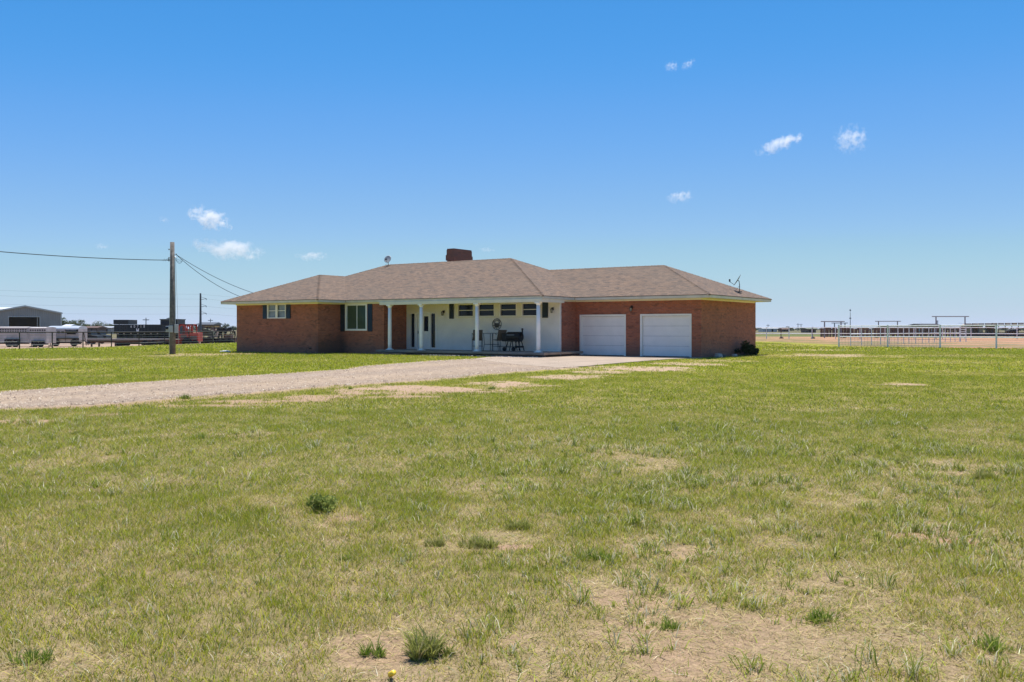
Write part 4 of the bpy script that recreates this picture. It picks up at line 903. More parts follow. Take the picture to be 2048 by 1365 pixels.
# ------------------------------------------------------------------ barn and machinery yard on the left
def wheel(mb_t, mb_r, x, y, r, w=.25):
    RX = Matrix.Rotation(R(90), 4, 'X')
    mb_t.lathe([(r * .55, -w / 2), (r * .92, -w / 2), (r, -w * .35), (r, w * .35), (r * .92, w / 2), (r * .55, w / 2)], (x, y, r), 20, RX)
    mb_r.lathe([(0, -w * .35), (r * .3, -w * .38), (r * .56, -w * .48), (r * .56, w * .4), (0, w * .35)], (x, y, r), 16, RX)
def wheel_part(t, x, y, r, w=.25, rim='rim'):
    a, b = MB(), MB(); wheel(a, b, x, y, r, w); o = a.build('wheel', M['rubber'], t); b.build('rim', M[rim], o)
YB = 225; bx0, bx1 = X(-40, YB), X(122.5, YB); bz = -.5
barn = empty('metal_barn', (X(50, YB), YB, bz), R(28), 'grey steel barn with shallow gable, pale trim and one wide dark doorway', 'barn')
hw = 8.0; eh, ph = 5.85, 7.5
m = MB(); op = (-3.5, 3.2, 4.85)
def gab(x): return ph - (ph - eh) * abs(x) / hw
xs = [-hw, op[0], 0, op[1], hw]
for a, b in zip(xs[:-1], xs[1:]):
    zb = op[2] if op[0] <= a < op[1] else -.5
    n = max(1, int((b - a) / .45))
    for k in range(n):
        p, q = a + (b - a) * k / n, a + (b - a) * (k + 1) / n; m_ = (p + q) / 2; r_ = p + (q - p) * .3
        m.add([(p, 0, zb), (r_, -.04, zb), (q, 0, zb), (q, 0, gab(q)), (r_, -.04, gab(r_)), (p, 0, gab(p))], [(0, 1, 4, 5), (1, 2, 3, 4)])
m.add([(-hw, 0, -.5), (-hw, 22, -.5), (-hw, 22, eh), (-hw, 0, eh)], [(0, 1, 2, 3)]); m.add([(hw, 0, -.5), (hw, 22, -.5), (hw, 22, eh), (hw, 0, eh)], [(0, 1, 2, 3)]); m.add([(-hw, 22, -.5), (hw, 22, -.5), (hw, 22, eh), (0, 22, ph), (-hw, 22, eh)], [(0, 1, 2, 3, 4)])
m.build('wall', M['barn'], barn)
m = MB()
for s_ in (-1, 1): m.add([(0, -.5, ph + .22), (s_ * (hw + .3), -.5, eh + .16), (s_ * (hw + .3), 22.3, eh + .16), (0, 22.3, ph + .22)], [(0, 1, 2, 3)]); m.add([(0, -.5, ph + .17), (s_ * (hw + .3), -.5, eh + .11), (s_ * (hw + .3), 22.3, eh + .11), (0, 22.3, ph + .17)], [(0, 1, 2, 3)])
m.build('roof', M['barnroof'], barn)
m = MB()
for s_ in (-1, 1): m.add([(0, -.52, ph + .18), (s_ * (hw + .3), -.52, eh + .12), (s_ * (hw + .3), -.52, eh - .2), (0, -.52, ph - .14), (0, -.1, ph + .18), (s_ * (hw + .3), -.1, eh + .12), (s_ * (hw + .3), -.1, eh - .2), (0, -.1, ph - .14)], [(0, 1, 2, 3), (4, 5, 6, 7), (3, 2, 6, 7), (1, 5, 6, 2)])
m.box(hw - .15, -.1, -.5, hw + .12, .1, eh - .2); m.box(-hw - .12, -.1, -.5, -hw + .15, .1, eh - .2)
m.box(op[0] - .15, -.12, -.5, op[0], .1, op[2] + .15); m.box(op[1], -.12, -.5, op[1] + .15, .1, op[2] + .15); m.box(op[0], -.12, op[2], op[1], .1, op[2] + .15); m.box(op[1] - .55, .3, -.5, op[1] - .42, .4, op[2])
m.build('trim', M['barntrim'], barn)
low_shed(-60, 12, 617.5, 260, 14, 'white roofed building peeking over the left slope of the grey barn', 'barn', 'tin', .5, .5)

def stock_trailer(x0, x1, Y, zb, zt, lb, mt='trailer', slots=12, rows=2, wx=(.3, .42), wr=.38, nose=False, side_w=2.1):
    t = empty('stock_trailer', (x0, Y, -.5), 0, lb, 'livestock trailer', 'livestock trailers in the yard'); L = x1 - x0; H = zt + .5; B = zb + .5
    sl0, sl1 = B + (H - B) * .66, B + (H - B) * .93; m = MB(); hs = []
    for r_ in range(rows):
        z0 = sl0 + (sl1 - sl0) * r_ / rows; z1 = z0 + (sl1 - sl0) / rows * .62
        for k in range(slots): a = L * (.02 + .96 * k / slots); hs.append((a + L / slots * .14, a + L / slots * .80, z0 + .03, z1 + .03))
    wall_cells(m, 'x', 0, .05, 0, L, B, H, hs); wall_cells(m, 'x', side_w, side_w + .05, 0, L, B, H, [])
    m.box(0, .05, B, .05, side_w, H); m.box(L - .05, .05, B, L, side_w, H); m.box(.05, .05, B, L - .05, side_w, B + .06)
    for k in range(0, slots + 1, 2): a = L * (.02 + .96 * k / slots); m.box(a - .02, -.03, B, a + .02, -.001, H)
    m.box(0, -.045, sl0 - .1, L, -.002, sl0 - .04); m.build('body', M[mt], t); m = MB(); m.box(.06, .09, sl0 - .05, L - .06, .12, H - .02); m.build('slot_shade', M['dark'], t)  # dark sheet behind the slots stands in for the shade inside
    n = 10; R0 = .10 if not nose else .36; m = MB(); V_ = []
    for q in (0, L):
        for k in range(n + 1): a = math.pi * k / n; V_.append((q, side_w / 2 + .03 - (side_w / 2 + .06) * math.cos(a), H + R0 * math.sin(a)))
    m.add(V_, [(k, k + 1, n + 2 + k, n + 1 + k) for k in range(n)] + [tuple(range(n + 1)), tuple(range(n + 1, 2 * n + 2))]); m.build('roof', M['trailergrey'] if nose else M['trailer'], t)
    m = MB(); f0, f1 = L * wx[0] - wr * 1.2, L * wx[1] + wr * 1.2; m.box(f0, -.28, wr * 2 + .02, f1, -.001, wr * 2 + .10); m.box(f0, -.28, wr * 1.2, f0 + .05, -.001, wr * 2.0); m.box(f1 - .05, -.28, wr * 1.2, f1, -.001, wr * 2.0); m.build('fender', M['black'], t)
    for w in wx: wheel_part(t, L * w, -.14, wr, .22)
    m = MB(); m.box(L * .1, .5, B - .16, L * .98, .6, B - .01); m.path([(L * .06, .3, B), (L * .06, .3, .12)], .05); m.box(L * .06 - .15, .15, 0, L * .06 + .15, .45, .1); m.build('jack', M['black'], t)
    return t
stock_trailer(X(-120, 100), X(57, 100), 100, -.02, 1.62, 'long white slatted livestock trailer with double wheels, cut by the left edge', slots=34, wx=(.79, .86))
t = stock_trailer(X(58, 99), X(92.5, 99), 99, -.10, 1.58, 'short white slatted trailer standing between the long one and the rounded one', slots=7, wx=(.40, .72), wr=.30)
t = stock_trailer(X(94, 103), X(157, 103), 103, 0, 1.45, 'white trailer with rounded silver roof and open barred front end', slots=7, rows=1, wx=(.30, .88), wr=.42, nose=True)
L = X(157, 103) - X(94, 103); m = MB(); m.box(L * .60, -.06, 1.62, L * .96, -.052, 1.80); m.box(L * .64, -.06, 1.36, L * .92, -.052, 1.56); m.box(L * .94, -.06, 1.62, L * .99, -.052, 1.9); m.build('window_opening', M['dark'], t)
m = MB(); m.box(L * .58, -.05, .5, L * .595, -.048, 1.9); m.path([(L, .3, .6), (L + .5, .4, .7), (L + .9, .5, .15)], .06); m.path([(L + .35, .5, 1.6), (L + .65, .5, .1)], .05); m.build('hitch', M['rustpipe'], t)
def dark_cab(px, Y, lb, s=1.0, w=1.9):
    x = X(px, Y); t = empty('pickup_truck', (x, Y, -.5), 0, lb, 'pickup truck', 'dark vehicles behind the trailers')
    m = MB(); pr = [(-w * .5 * s, .5), (-w * .5 * s, 1.05), (-w * .42 * s, 1.15), (-w * .36 * s, 1.72), (w * .34 * s, 1.72), (w * .44 * s, 1.15), (w * .75 * s, 1.08), (w * .80 * s, .5)]
    m.prism(pr, 0, 1.8); m.build('body', M['black'], t, bevel=.05)
    m = MB(); m.prism([(-w * .34 * s, 1.28), (-w * .31 * s, 1.60), (-w * .03 * s, 1.60), (-w * .03 * s, 1.28)], -.012, .0); m.prism([(w * .02 * s, 1.28), (w * .02 * s, 1.60), (w * .28 * s, 1.60), (w * .33 * s, 1.28)], -.012, .0); m.build('window', M['glass'], t)
    for k in (-.3, .5): wheel_part(t, w * k * s, .1, .36, .22)
    m = MB(); m.box(-w * .5 * s, -.03, .5, w * .8 * s, -.002, .62); m.build('bumper', M['galv'], t)
dark_cab(168, 116, 'dark brown cabbed pickup behind the rounded trailer', 1.0, 2.2); dark_cab(187, 122, 'black pickup with sloping bonnet parked right of the brown one', 1.0, 2.2)
# flat bed trailer
Yt = 97; x0, x1 = X(174, Yt), X(345, Yt)
t = empty('flatbed_trailer', (x0, Yt, -.5), 0, 'long low flatbed trailer on legs in front of the black machine', 'trailer'); L = x1 - x0
m = MB(); m.box(0, 0, .80, L, 2.2, .90); m.build('deck', M['deck'], t)
m = MB(); m.box(0, -.03, .66, L, -.001, .92); m.box(.2, .4, .5, L, .6, .79)
for k in range(16): m.box(.3 + k * L / 16, -.06, .62, .42 + k * L / 16, -.031, .95)
m.build('side_rail', M['rustpipe'], t)
m = MB(); m.box(0, -.075, .86, L, -.062, .955); m.build('edge_strip', M['barntrim'], t)
for p in (180, 195, 228): m = MB(); q = X(p, Yt) - x0; m.box(q - .07, .3, .0, q + .07, .45, .66); m.box(q - .18, .2, 0, q + .18, .55, .04); m.build('leg', M['brownsteel'], t)
for q in (.68, .78, .88): wheel_part(t, L * q, .0, .38, .25)
# black machine with white lettering
Ym = 101; mx0, mx1 = X(228, Ym), X(356, Ym); t = empty('black_machine', (mx0, Ym, -.5), 0, 'big black steel hopper machine with white characters along its side', 'farm machine'); L = mx1 - mx0
def zz_(y): return CAMH + (HY - y) * Ym / FPX + .5
def xx_(p): return X(p, Ym) - mx0
m = MB(); m.box(0, 0, zz_(665), xx_(320), 2.3, zz_(649.5))
for k in range(22): a = xx_(256) + (xx_(320) - xx_(256)) * k / 22; m.box(a, -.05, zz_(664), a + .05, -.001, zz_(650))
for k in range(6): a = .1 + k * .27; m.box(a, -.05, zz_(664), a + .04, -.001, zz_(650))
m.build('hopper', M['navy'], t)
m = MB(); m.box(-.05, -.03, zz_(649), xx_(257), 2.35, zz_(640)); 
for k in range(5): m.box(-.05, -.06, zz_(648) + k * .09, xx_(257), -.031, zz_(648) + k * .09 + .03)
m.build('engine_cover', M['navy'], t)
m = MB(); m.box(xx_(320), .1, zz_(668), xx_(356), 2.2, zz_(640)); m.box(xx_(319), .0, zz_(640), xx_(357), 2.3, zz_(638.5)); m.lathe([(.35, zz_(638)), (.38, zz_(637)), (.1, zz_(635.5))], (xx_(333), 1, 0), 16); m.box(xx_(345), -.04, zz_(668), xx_(355.5), .099, zz_(648)); m.build('cab', M['navy'], t)
m = MB(); m.box(xx_(323), .085, zz_(650), xx_(341), .099, zz_(643)); m.build('cab_window', M['glass'], t)
m = MB(); m.box(.2, .2, zz_(689), L - .2, 2.1, zz_(665)); m.box(.0, -.04, zz_(667.5), L, .19, zz_(665.2))
for k in range(9): a = .4 + k * (L - .8) / 9; m.box(a, -.02, zz_(684), a + .3, .18, zz_(667.6))
m.build('chassis', M['black'], t)
m = MB()
for p in (268, 277, 285): m.lathe([(.1, -.05), (.36, -.05), (.36, 0), (.1, 0)], (xx_(p), .14, zz_(676)), 16, Matrix.Rotation(R(90), 4, 'X'))
m.build('guard', M['dishdark'], t)
for p in (240, 252, 300, 312, 330, 346): wheel_part(t, xx_(p), .0, .5, .35, 'dishdark')
m = MB()
for k, chh in enumerate('60718'):
    v, f = text_mesh(chh, .42); m.add([(p[0] * .75 + xx_(262.8 + 6.5 * k), -.058 - p[2], p[1] + zz_(653.5)) for p in v], f)
m.build('lettering', M['white'], t)
m = MB(); ec, ez = xx_(275.6), zz_(660.2); m.prism([(ec - .13, ez - .16), (ec + .13, ez - .16), (ec + .16, ez + .15), (ec + .05, ez + .15), (ec + .04, ez - .02), (ec - .04, ez - .02), (ec - .05, ez + .15), (ec - .16, ez + .15)], -.07, -.055); m.build('emblem', M['white'], t)
m = MB()
for p in (236, 248, 262, 276, 289, 302, 315): m.box(xx_(p) - .05, -.06, zz_(668.5), xx_(p) + .08, -.041, zz_(666.3))
m.build('marker', M['deck'], t)
# red machine with an open cab frame
Yr = 100; t = empty('red_machine', (X(355, Yr), Yr, -.5), 0, 'orange red machine with rounded open cab windows, right of the wooden pole', 'farm machine')
def xr(p): return X(p, Yr) - X(355, Yr)
def zr(y): return CAMH + (HY - y) * Yr / FPX + .5
m = MB()
def arch_panel(a, b, z0, z1, y):
    n = 8; w = (b - a); m.box(a, y, z0, a + .12, y + .06, z1); m.box(b - .12, y, z0, b, y + .06, z1); m.box(a, y, z1 - .12, b, y + .06, z1 + .04)
    r = min(w / 2 - .12, .3)
    for s_, cx_ in ((-1, a + .12 + r), (1, b - .12 - r)):
        P_ = [(cx_ + s_ * r * math.cos(k * math.pi / 2 / n), z1 - .12 - r + r * math.sin(k * math.pi / 2 / n)) for k in range(n + 1)]
        for k in range(n): m.prism([P_[k], P_[k + 1], (P_[k + 1][0], z1 - .12), (P_[k][0], z1 - .12)] if abs(P_[k][0] - P_[k + 1][0]) > 1e-4 else [P_[k], P_[k + 1], (P_[k + 1][0] + s_ * .01, z1 - .12)], y, y + .06)
for y in (0, 1.3): arch_panel(xr(357), xr(372), zr(668), zr(649.5), y); arch_panel(xr(373), xr(386), zr(668), zr(649.5), y)
m.box(xr(357), 0, zr(649.6), xr(386.5), 1.36, zr(648.6)); m.build('cab_frame', M['red'], t)
m = MB(); m.box(xr(357), -.1, zr(681), xr(378), 1.5, zr(668)); m.box(xr(378.5), -.05, zr(684), xr(396.5), 1.5, zr(666)); m.box(xr(352), .0, zr(688), xr(392), 1.3, zr(681)); m.lathe([(.0, -.2), (.28, -.2), (.3, .15), (0, .15)], (xr(357), -.0, zr(683)), 18, Matrix.Rotation(R(90), 4, 'X'))
m.lathe([(.0, -.2), (.2, -.2), (.2, .15), (0, .15)], (xr(371), -.0, zr(682)), 18, Matrix.Rotation(R(90), 4, 'X')); m.build('body', M['red'], t, bevel=.04)
m = MB(); m.box(xr(381), -.07, zr(680), xr(394), -.051, zr(672)); m.box(xr(362), -.12, zr(677), xr(374), -.101, zr(670)); m.box(xr(365), .3, zr(668), xr(371), 1.0, zr(658)); m.build('vent', M['mud'], t)
wheel_part(t, xr(375), -.16, .52, .3, 'red'); wheel_part(t, xr(391), -.1, .38, .3, 'red')
# mixed implements
Yi = 104; 
def xi(p, b): return X(p, Yi) - X(b, Yi)
def zi(y): return CAMH + (HY - y) * Yi / FPX + .5
t = empty('farm_sprayer', (X(399, Yi), Yi, -.5), 0, 'rusty green implement with a big dark wheel, left of the yellow topped machine', 'farm machine')
m = MB(); m.box(xi(401, 399), .2, zi(672), xi(424, 399), 1.3, zi(664)); m.box(xi(404, 399), .1, zi(664), xi(416, 399), 1.2, zi(658)); m.path([(0, .2, zi(668)), (xi(408, 399), .2, zi(658)), (xi(424, 399), .3, zi(663))], .09); m.build('tank', M['green'], t, bevel=.05)
m = MB()
for a, b in (((401, 672), (399, 682)), ((406, 672), (400, 660)), ((404, 682), (412, 664)), ((420, 662), (426, 656))): m.path([(xi(a[0], 399), 0, zi(a[1])), (xi(b[0], 399), 0, zi(b[1]))], .05)
m.build('boom', M['brownsteel'], t); wheel_part(t, xi(411, 399), -.1, .52, .35); wheel_part(t, xi(418.5, 399), -.12, .54, .35)
t = empty('yellow_tractor', (X(425, Yi + 3), Yi + 3, -.5), 0, 'old machine with a pale yellow canopy roof on thin posts', 'farm machine')
m = MB(); m.box(xi(409, 425), 0, zi(654.4), xi(430, 425), 1.6, zi(652.8)); m.build('canopy', M['yellow'], t)
m = MB()
for p in (411, 420, 429): m.path([(xi(p, 425), .1, zi(669)), (xi(p, 425), .1, zi(654))], .05); m.path([(xi(p, 425), 1.5, zi(669)), (xi(p, 425), 1.5, zi(654))], .05)
m.build('canopy_post', M['brownsteel'], t)
m = MB(); m.box(xi(414, 425), .2, zi(676), xi(434, 425), 1.4, zi(663)); m.box(xi(419, 425), .1, zi(663), xi(432, 425), 1.3, zi(659)); m.build('body', M['deck'], t, bevel=.06); wheel_part(t, xi(424, 425), -.0, .5, .3); wheel_part(t, xi(433, 425), 0, .45, .3)
t = empty('dark_cultivator', (X(432, Yi - 2), Yi - 2, -.5), 0, 'tangled dark cultivator with many arms beside the brick corner', 'farm machine')
m = MB(); m.box(xi(434, 432), .2, zi(686), xi(468, 432), 1.6, zi(676)); m.box(xi(436, 432), .3, zi(663), xi(456, 432), 1.2, zi(657)); m.box(xi(446, 432), .1, zi(676), xi(460, 432), 1.2, zi(669)); m.build('frame', M['brownsteel'], t)
m = MB()
for k in range(16):
    a = 434 + random.random() * 32; b = a + (random.random() - .5) * 16; za, zb = 655 + random.random() * 10, 668 + random.random() * 16; m.path([(xi(a, 432), random.random(), zi(za)), (xi(b, 432), random.random(), zi(zb))], .03 + .04 * random.random())
m.build('arm', M['black'], t)
m = MB()
for p, y in ((437, 660), (459, 659), (448, 661)): m.lathe([(0, -.1), (.22, -.1), (.22, .1), (0, .1)], (xi(p, 432), .1, zi(y)), 14, Matrix.Rotation(R(90), 4, 'X'))
m.build('disc', M['black'], t)
for p in (440, 450, 461): wheel_part(t, xi(p, 432), .0, .42, .3, 'mud')
low_shed(163, 193, 654.5, 330, 8, 'long dark red shed among the far trees on the left', 'brownsteel', 'rustpipe'); low_shed(196, 222, 654.5, 350, 8, 'grey shed among the far trees behind the flatbed', 'barn', 'galv'); low_shed(128, 138, 651, 300, 5, 'pale roofed shed half hidden by trees right of the barn', 'barn', 'tin')
low_shed(396, 424, 648.2, 320, 10, 'low building with dark hipped roof behind the tall transmission pole', 'mud', 'dishdark', .8, .6)

# ------------------------------------------------------------------ trees, shrubs, weeds
def leaf_cloud(centres, n, size, cols, flat=.75, seed=0):
    g = np.random.default_rng(seed); cs = np.array([c[:3] for c in centres], float); rs = np.array([c[3] for c in centres], float)
    k = g.choice(len(cs), n, p=rs ** 2 / (rs ** 2).sum()); d = g.normal(size=(n, 3)); d /= np.linalg.norm(d, axis=1)[:, None]
    p = cs[k] + d * (rs[k] * (.55 + .5 * g.random(n)))[:, None] * [1, 1, flat]
    a = g.normal(size=(n, 3)); a /= np.linalg.norm(a, axis=1)[:, None]; b = np.cross(a, g.normal(size=(n, 3))); b /= np.linalg.norm(b, axis=1)[:, None]
    s_ = size * (.5 + g.random(n))[:, None]; V = np.stack([p - a * s_, p + b * s_ * .45, p + a * s_, p - b * s_ * .45], 1).reshape(-1, 3)
    c0, c1 = np.array(cols[0]), np.array(cols[1]); cl = (c0 + (c1 - c0) * (.6 * g.random(len(cs))[k] + .4 * g.random(n))[:, None]); return V, np.arange(4 * n).reshape(-1, 4), np.repeat(cl, 4, 0)
def tree(px, ytop, Y, wpx, lb, seed, cols=((.035, .055, .018), (.12, .15, .05)), bare=False, bz=-.5):
    x = X(px, Y); H = CAMH + (HY - ytop) * Y / FPX - bz; w = wpx / FPX * Y / 2 * 1.3; g = random.Random(seed)
    t = empty('tree', (x, Y, bz), 0, lb, 'tree', 'trees on the left horizon')
    m = MB(); m.path([(0, 0, -.2), (.1, 0, H * .3), (.05, .1, H * .62)], [H * .035, H * .025, H * .012], 7)
    for k in range(7):
        a = g.random() * 6.28; m.path([(0, 0, H * (.25 + .05 * k)), (w * .5 * math.cos(a), w * .5 * math.sin(a), H * (.5 + .04 * k)), (w * .8 * math.cos(a), w * .8 * math.sin(a), H * (.66 + .04 * k))], [H * .013, H * .008, H * .003], 5)
    m.build('trunk', M['bark'], t)
    cs = []
    for k in range(16):
        a = g.random() * 6.28; q = g.random() ** .6; cs.append((w * .75 * q * math.cos(a), w * .6 * q * math.sin(a), H * (.40 + .52 * g.random() * (1 - .4 * q)), w * (.20 + .18 * g.random())))
    V, F, c = leaf_cloud(cs, 900 if not bare else 120, H * .035, cols, .8, seed); grid_mesh('crown', V, F, M['leaf'], False, c, t)
for k, a in enumerate((
    (130, 633, 340, 26, 'tall grey green tree touching the right wall of the barn'), (144, 638, 350, 24, 'second tree right of the barn, paler'), (156, 635.5, 360, 24, 'bushy tree with a pointed top, third from the barn'),
    (167, 643, 370, 20, 'low tree right of the pointed one'), (176, 648, 380, 14, 'small dark conifer like tree in the gap'), (199, 641, 360, 28, 'broad rounded tree behind the dark pickups'), (215, 644, 370, 20, 'leaning tree just left of the black machine'),
    (226, 646, 380, 12, 'small tree half hidden by the black machine'))): tree(*a, seed=k + 1, cols=((.05, .075, .03), (.16, .19, .075)))
for k, a in enumerate(((437, 645, 420, 7, 'small dark round tree left of the brick corner'), (451, 643, 420, 18, 'spreading tree directly above the cultivator'), (467, 650, 450, 12, 'low dark tree peeping out beside the brick wall'))): tree(*a, seed=k + 20, cols=((.04, .06, .035), (.10, .13, .06)))
tree(425.5, 643, 400, 7, 'bare grey tree between the far pole and the round tree', 31, ((.10, .09, .09), (.16, .15, .14)), True)
# unbroken far tree line
g = np.random.default_rng(5); cs = []
for k in range(240):
    px = g.uniform(-100, 470) if k < 110 else g.uniform(1500, 2150); Y = g.uniform(650, 1100); r = g.uniform(1.4, 3.2) if k < 110 else g.uniform(.9, 2.0); cs.append((X(px, Y), Y, r * .5, r * (1 + g.random())))
V, F, c = leaf_cloud(cs, 14000, .9, ((.045, .06, .04), (.10, .12, .06)), .6, 9)
tag(grid_mesh('far_tree_line', V, F, M['leaf'], False, c), 'thin broken line of far scrub and trees along the horizon', 'tree line', kind='stuff')

def shrub(name, x, y, w, h, n, size, cols, lb, cat, group=None, seed=1, lobes=9, stem=True):
    t = empty(name, (x, y, gz(x, y)), 0, lb, cat, group); g = random.Random(seed); cs = []
    for k in range(lobes): a = g.random() * 6.28; q = g.random() ** .5; cs.append((w * .42 * q * math.cos(a), w * .3 * q * math.sin(a), h * (.25 + .5 * g.random() * (1 - .4 * q)), min(w, h * 1.4) * (.16 + .16 * g.random())))
    V, F, c = leaf_cloud(cs, n, size, cols, .9, seed); V[:, 2] = np.maximum(V[:, 2], .004); grid_mesh('foliage', V, F, M['leaf'], False, c, t)
    if stem:
        m = MB()
        for c_ in cs: m.path([(0, 0, -.02), (c_[0] * .6, c_[1] * .6, c_[2] * .6), (c_[0], c_[1], c_[2])], [h * .03, h * .02, h * .01], 5)
        m.build('stem', M['bark'], t)
dkc = ((.010, .022, .010), (.05, .08, .03))
for k, (u, v, w, h, lb) in enumerate(((7.55, 8.9, .95, .95, 'dark green shrub against the garage side wall, left of three'), (7.5, 10.1, .75, .85, 'dark green shrub against the garage side wall, middle of three'), (7.42, 11.2, .38, .55, 'dark shrub with blades sticking out past the rear garage corner'))):
    x, y = h2w(u, v); shrub('shrub', x, y, w, h, 1500, .045, dkc, lb, 'shrub', 'shrubs by the garage wall', 40 + k)
for k, (u, v, sc, lb) in enumerate(((7.5, 5.3, 1.0, 'pale block of stone lying by the garage side wall'), (7.65, 7.2, .7, 'small stone between the pale block and the shrubs'), (7.5, 5.9, .8, 'darker stone next to the pale block'))):
    x, y = h2w(u, v); m = MB(); m.lathe([(.0, -.05), (.22 * sc, -.05), (.24 * sc, .08), (.18 * sc, .2 * sc), (0, .22 * sc)], (0, 0, 0), 7); tag(m.build('rock', M['gravelstone'] if k != 2 else M['footing'], None, False, (x, y, 0)), lb, 'rock', 'rocks by the garage wall')
# rubble and weeds under the porch edge
m = MB(); g = random.Random(3)
for k in range(150):
    u = g.uniform(-7.5, .2); v = g.uniform(-1.0, -.36); r = g.uniform(.02, .07); x, y = h2w(u, v); m.lathe([(0, -r * .4), (r, -r * .2), (r * .9, r * .4), (0, r * .7)], (x, y, .02), 5)
tag(m.build('rubble', M['gravelstone']), 'scattered grey rubble along the front edge of the porch', 'rubble', kind='stuff')
def weed(px, py, wpx, hpx, lb, kind, seed):
    x, y = gnd(px, py); w = wpx * y / FPX; h = hpx * y / FPX * 1.1; g = np.random.default_rng(seed)
    if kind == 'leafy': shrub('weed', x, y, w, h, 1100, max(.010, h * .085), ((.15, .19, .035), (.40, .44, .11)), lb, 'weed', 'weeds in the lawn', seed, 12)
    elif kind == 'sage': shrub('weed', x, y, w, h, 700, h * .09, ((.12, .16, .06), (.28, .32, .17)), lb, 'weed', 'weeds in the lawn', seed, 9)
    else:
        n = {'tuft': 260, 'fern': 620}[kind]; nc = 11; ca = g.random(nc) * 6.28; cr = g.random(nc) ** .6; kc = g.integers(0, nc, n); rr_ = np.sqrt(g.random(n)); a = g.random(n) * 6.28; bx = (cr * np.cos(ca))[kc] * w * .42 + rr_ * np.cos(a) * w * .10; by = (cr * np.sin(ca))[kc] * w * .30 + rr_ * np.sin(a) * w * .08; ch_ = (.35 + .75 * g.random(nc) * (1.15 - .5 * cr))[kc]
        hh = h * (.35 + .85 * g.random(n)) * (1.1 - .6 * rr_) * ch_; ox = np.cos(a) * hh * (.2 + .6 * rr_) + g.normal(size=n) * hh * .25; oy = np.sin(a) * hh * (.2 + .5 * rr_) + g.normal(size=n) * hh * .2
        ww = max(.0016, h * .022) * (1 if kind == 'tuft' else .8); pa = g.random(n) * 6.28; dx, dy = np.cos(pa) * ww, np.sin(pa) * ww; z0 = np.zeros(n)
        P0 = np.c_[bx - dx, by - dy, z0]; P1 = np.c_[bx + dx, by + dy, z0]; M1 = np.c_[bx + ox * .4 + dx, by + oy * .4 + dy, hh * .6]; M0 = np.c_[bx + ox * .4 - dx, by + oy * .4 - dy, hh * .6]; T_ = np.c_[bx + ox, by + oy, hh]
        V = np.stack([P0, P1, M1, M0, T_], 1).reshape(-1, 3); k = np.arange(n)[:, None] * 5; F = np.vstack([k + [0, 1, 2], k + [0, 2, 3], k + [3, 2, 4]])
        c0, c1 = {'tuft': ((.12, .20, .02), (.33, .40, .07)), 'fern': ((.17, .19, .035), (.44, .45, .12))}[kind]; c = np.array(c0) + (np.array(c1) - np.array(c0)) * g.random((n, 1)); c = np.where(g.random((n, 1)) < .14, [[.50, .42, .22]], c); c = np.repeat(c, 5, 0)
        if kind == 'fern':      # tiny side leaflets along the stems
            m_ = 3200; kk = g.integers(0, n, m_); t_ = g.random(m_); p = np.c_[bx[kk] + ox[kk] * t_, by[kk] + oy[kk] * t_, hh[kk] * t_ ** .8]; a = g.normal(size=(m_, 3)); a /= np.linalg.norm(a, axis=1)[:, None]; b = np.cross(a, [0, 0, 1.]); s_ = h * .055
            V2 = np.stack([p, p + a * s_ + b * s_ * .3, p + a * s_ * 1.6], 1).reshape(-1, 3); V2[:, 2] = np.maximum(V2[:, 2], .002); F = np.vstack([F, np.arange(3 * m_).reshape(-1, 3) + len(V)]); V = np.vstack([V, V2]); c = np.vstack([c, np.repeat(np.array(c0) * .8 + (np.array(c1) - np.array(c0)) * g.random((m_, 1)), 3, 0)])
        V = V + np.array([x, y, gz(x, y)])
        tag(grid_mesh('weed', V, F, M['blade'], False, c), lb, 'weed', 'weeds in the lawn')
for k, a in enumerate(((645, 1021, 66, 36, 'leafy dark green weed mound with a raised tip, left middle of the lawn', 'leafy'), (857, 1308, 104, 64, 'dense dark feathery weed at the bottom, right of the yellow scrap', 'fern'),
    (955, 1090, 104, 32, 'wide low feathery weed beside reddish soil in the lower middle', 'fern'), (1042, 1057, 62, 28, 'feathery weed just behind and right of the wide low one', 'fern'), (868, 1088, 42, 22, 'small feathery weed just left of the wide low one', 'fern'),
    (1190, 1120, 76, 30, 'bright green grass tuft right of the wide low weed', 'tuft'), (1802, 921, 34, 14, 'small dark weed at the top of the dry patch on the right', 'fern'), (1970, 952, 54, 20, 'dark weed at the right edge of the lawn by the dry patch', 'fern'),
    (1416, 951, 42, 14, 'small weed on a bare spot in the right middle of the lawn', 'fern'), (752, 1308, 62, 40, 'pale spiky grass tuft left of the dense feathery weed', 'tuft'), (370, 797, 32, 14, 'grey green bushy weed on the near edge of the drive', 'tuft'),
    (985, 776, 14, 10, 'small weed on the bare strip beside the drive', 'tuft'), (60, 1322, 96, 40, 'bright green grass tuft in the bottom left corner', 'tuft'), (700, 778, 14, 7, 'tiny weed on the drive edge left of the bare strip', 'tuft'),
    (1640, 1235, 70, 34, 'long bladed tuft in the bottom right dry patch', 'tuft'), (1330, 1255, 60, 28, 'loose tuft left of the long bladed one', 'tuft'), (1990, 1300, 100, 40, 'fresh green tuft near the bottom right corner', 'tuft'),
    (2030, 944, 30, 12, 'dark little weed cut by the right edge of the picture', 'fern'), (158, 868, 26, 10, 'small dark weed left, just below the drive', 'fern'), (690, 1120, 50, 18, 'pale wiry tuft under the leafy mound', 'tuft'))): weed(*a, seed=60 + k)
x, y = gnd(780, 1354); m = MB(); m.lathe([(.0, 0), (.011, 0), (.012, .004), (.012, .046), (.010, .05), (0, .05)], (0, 0, 0), 14); 
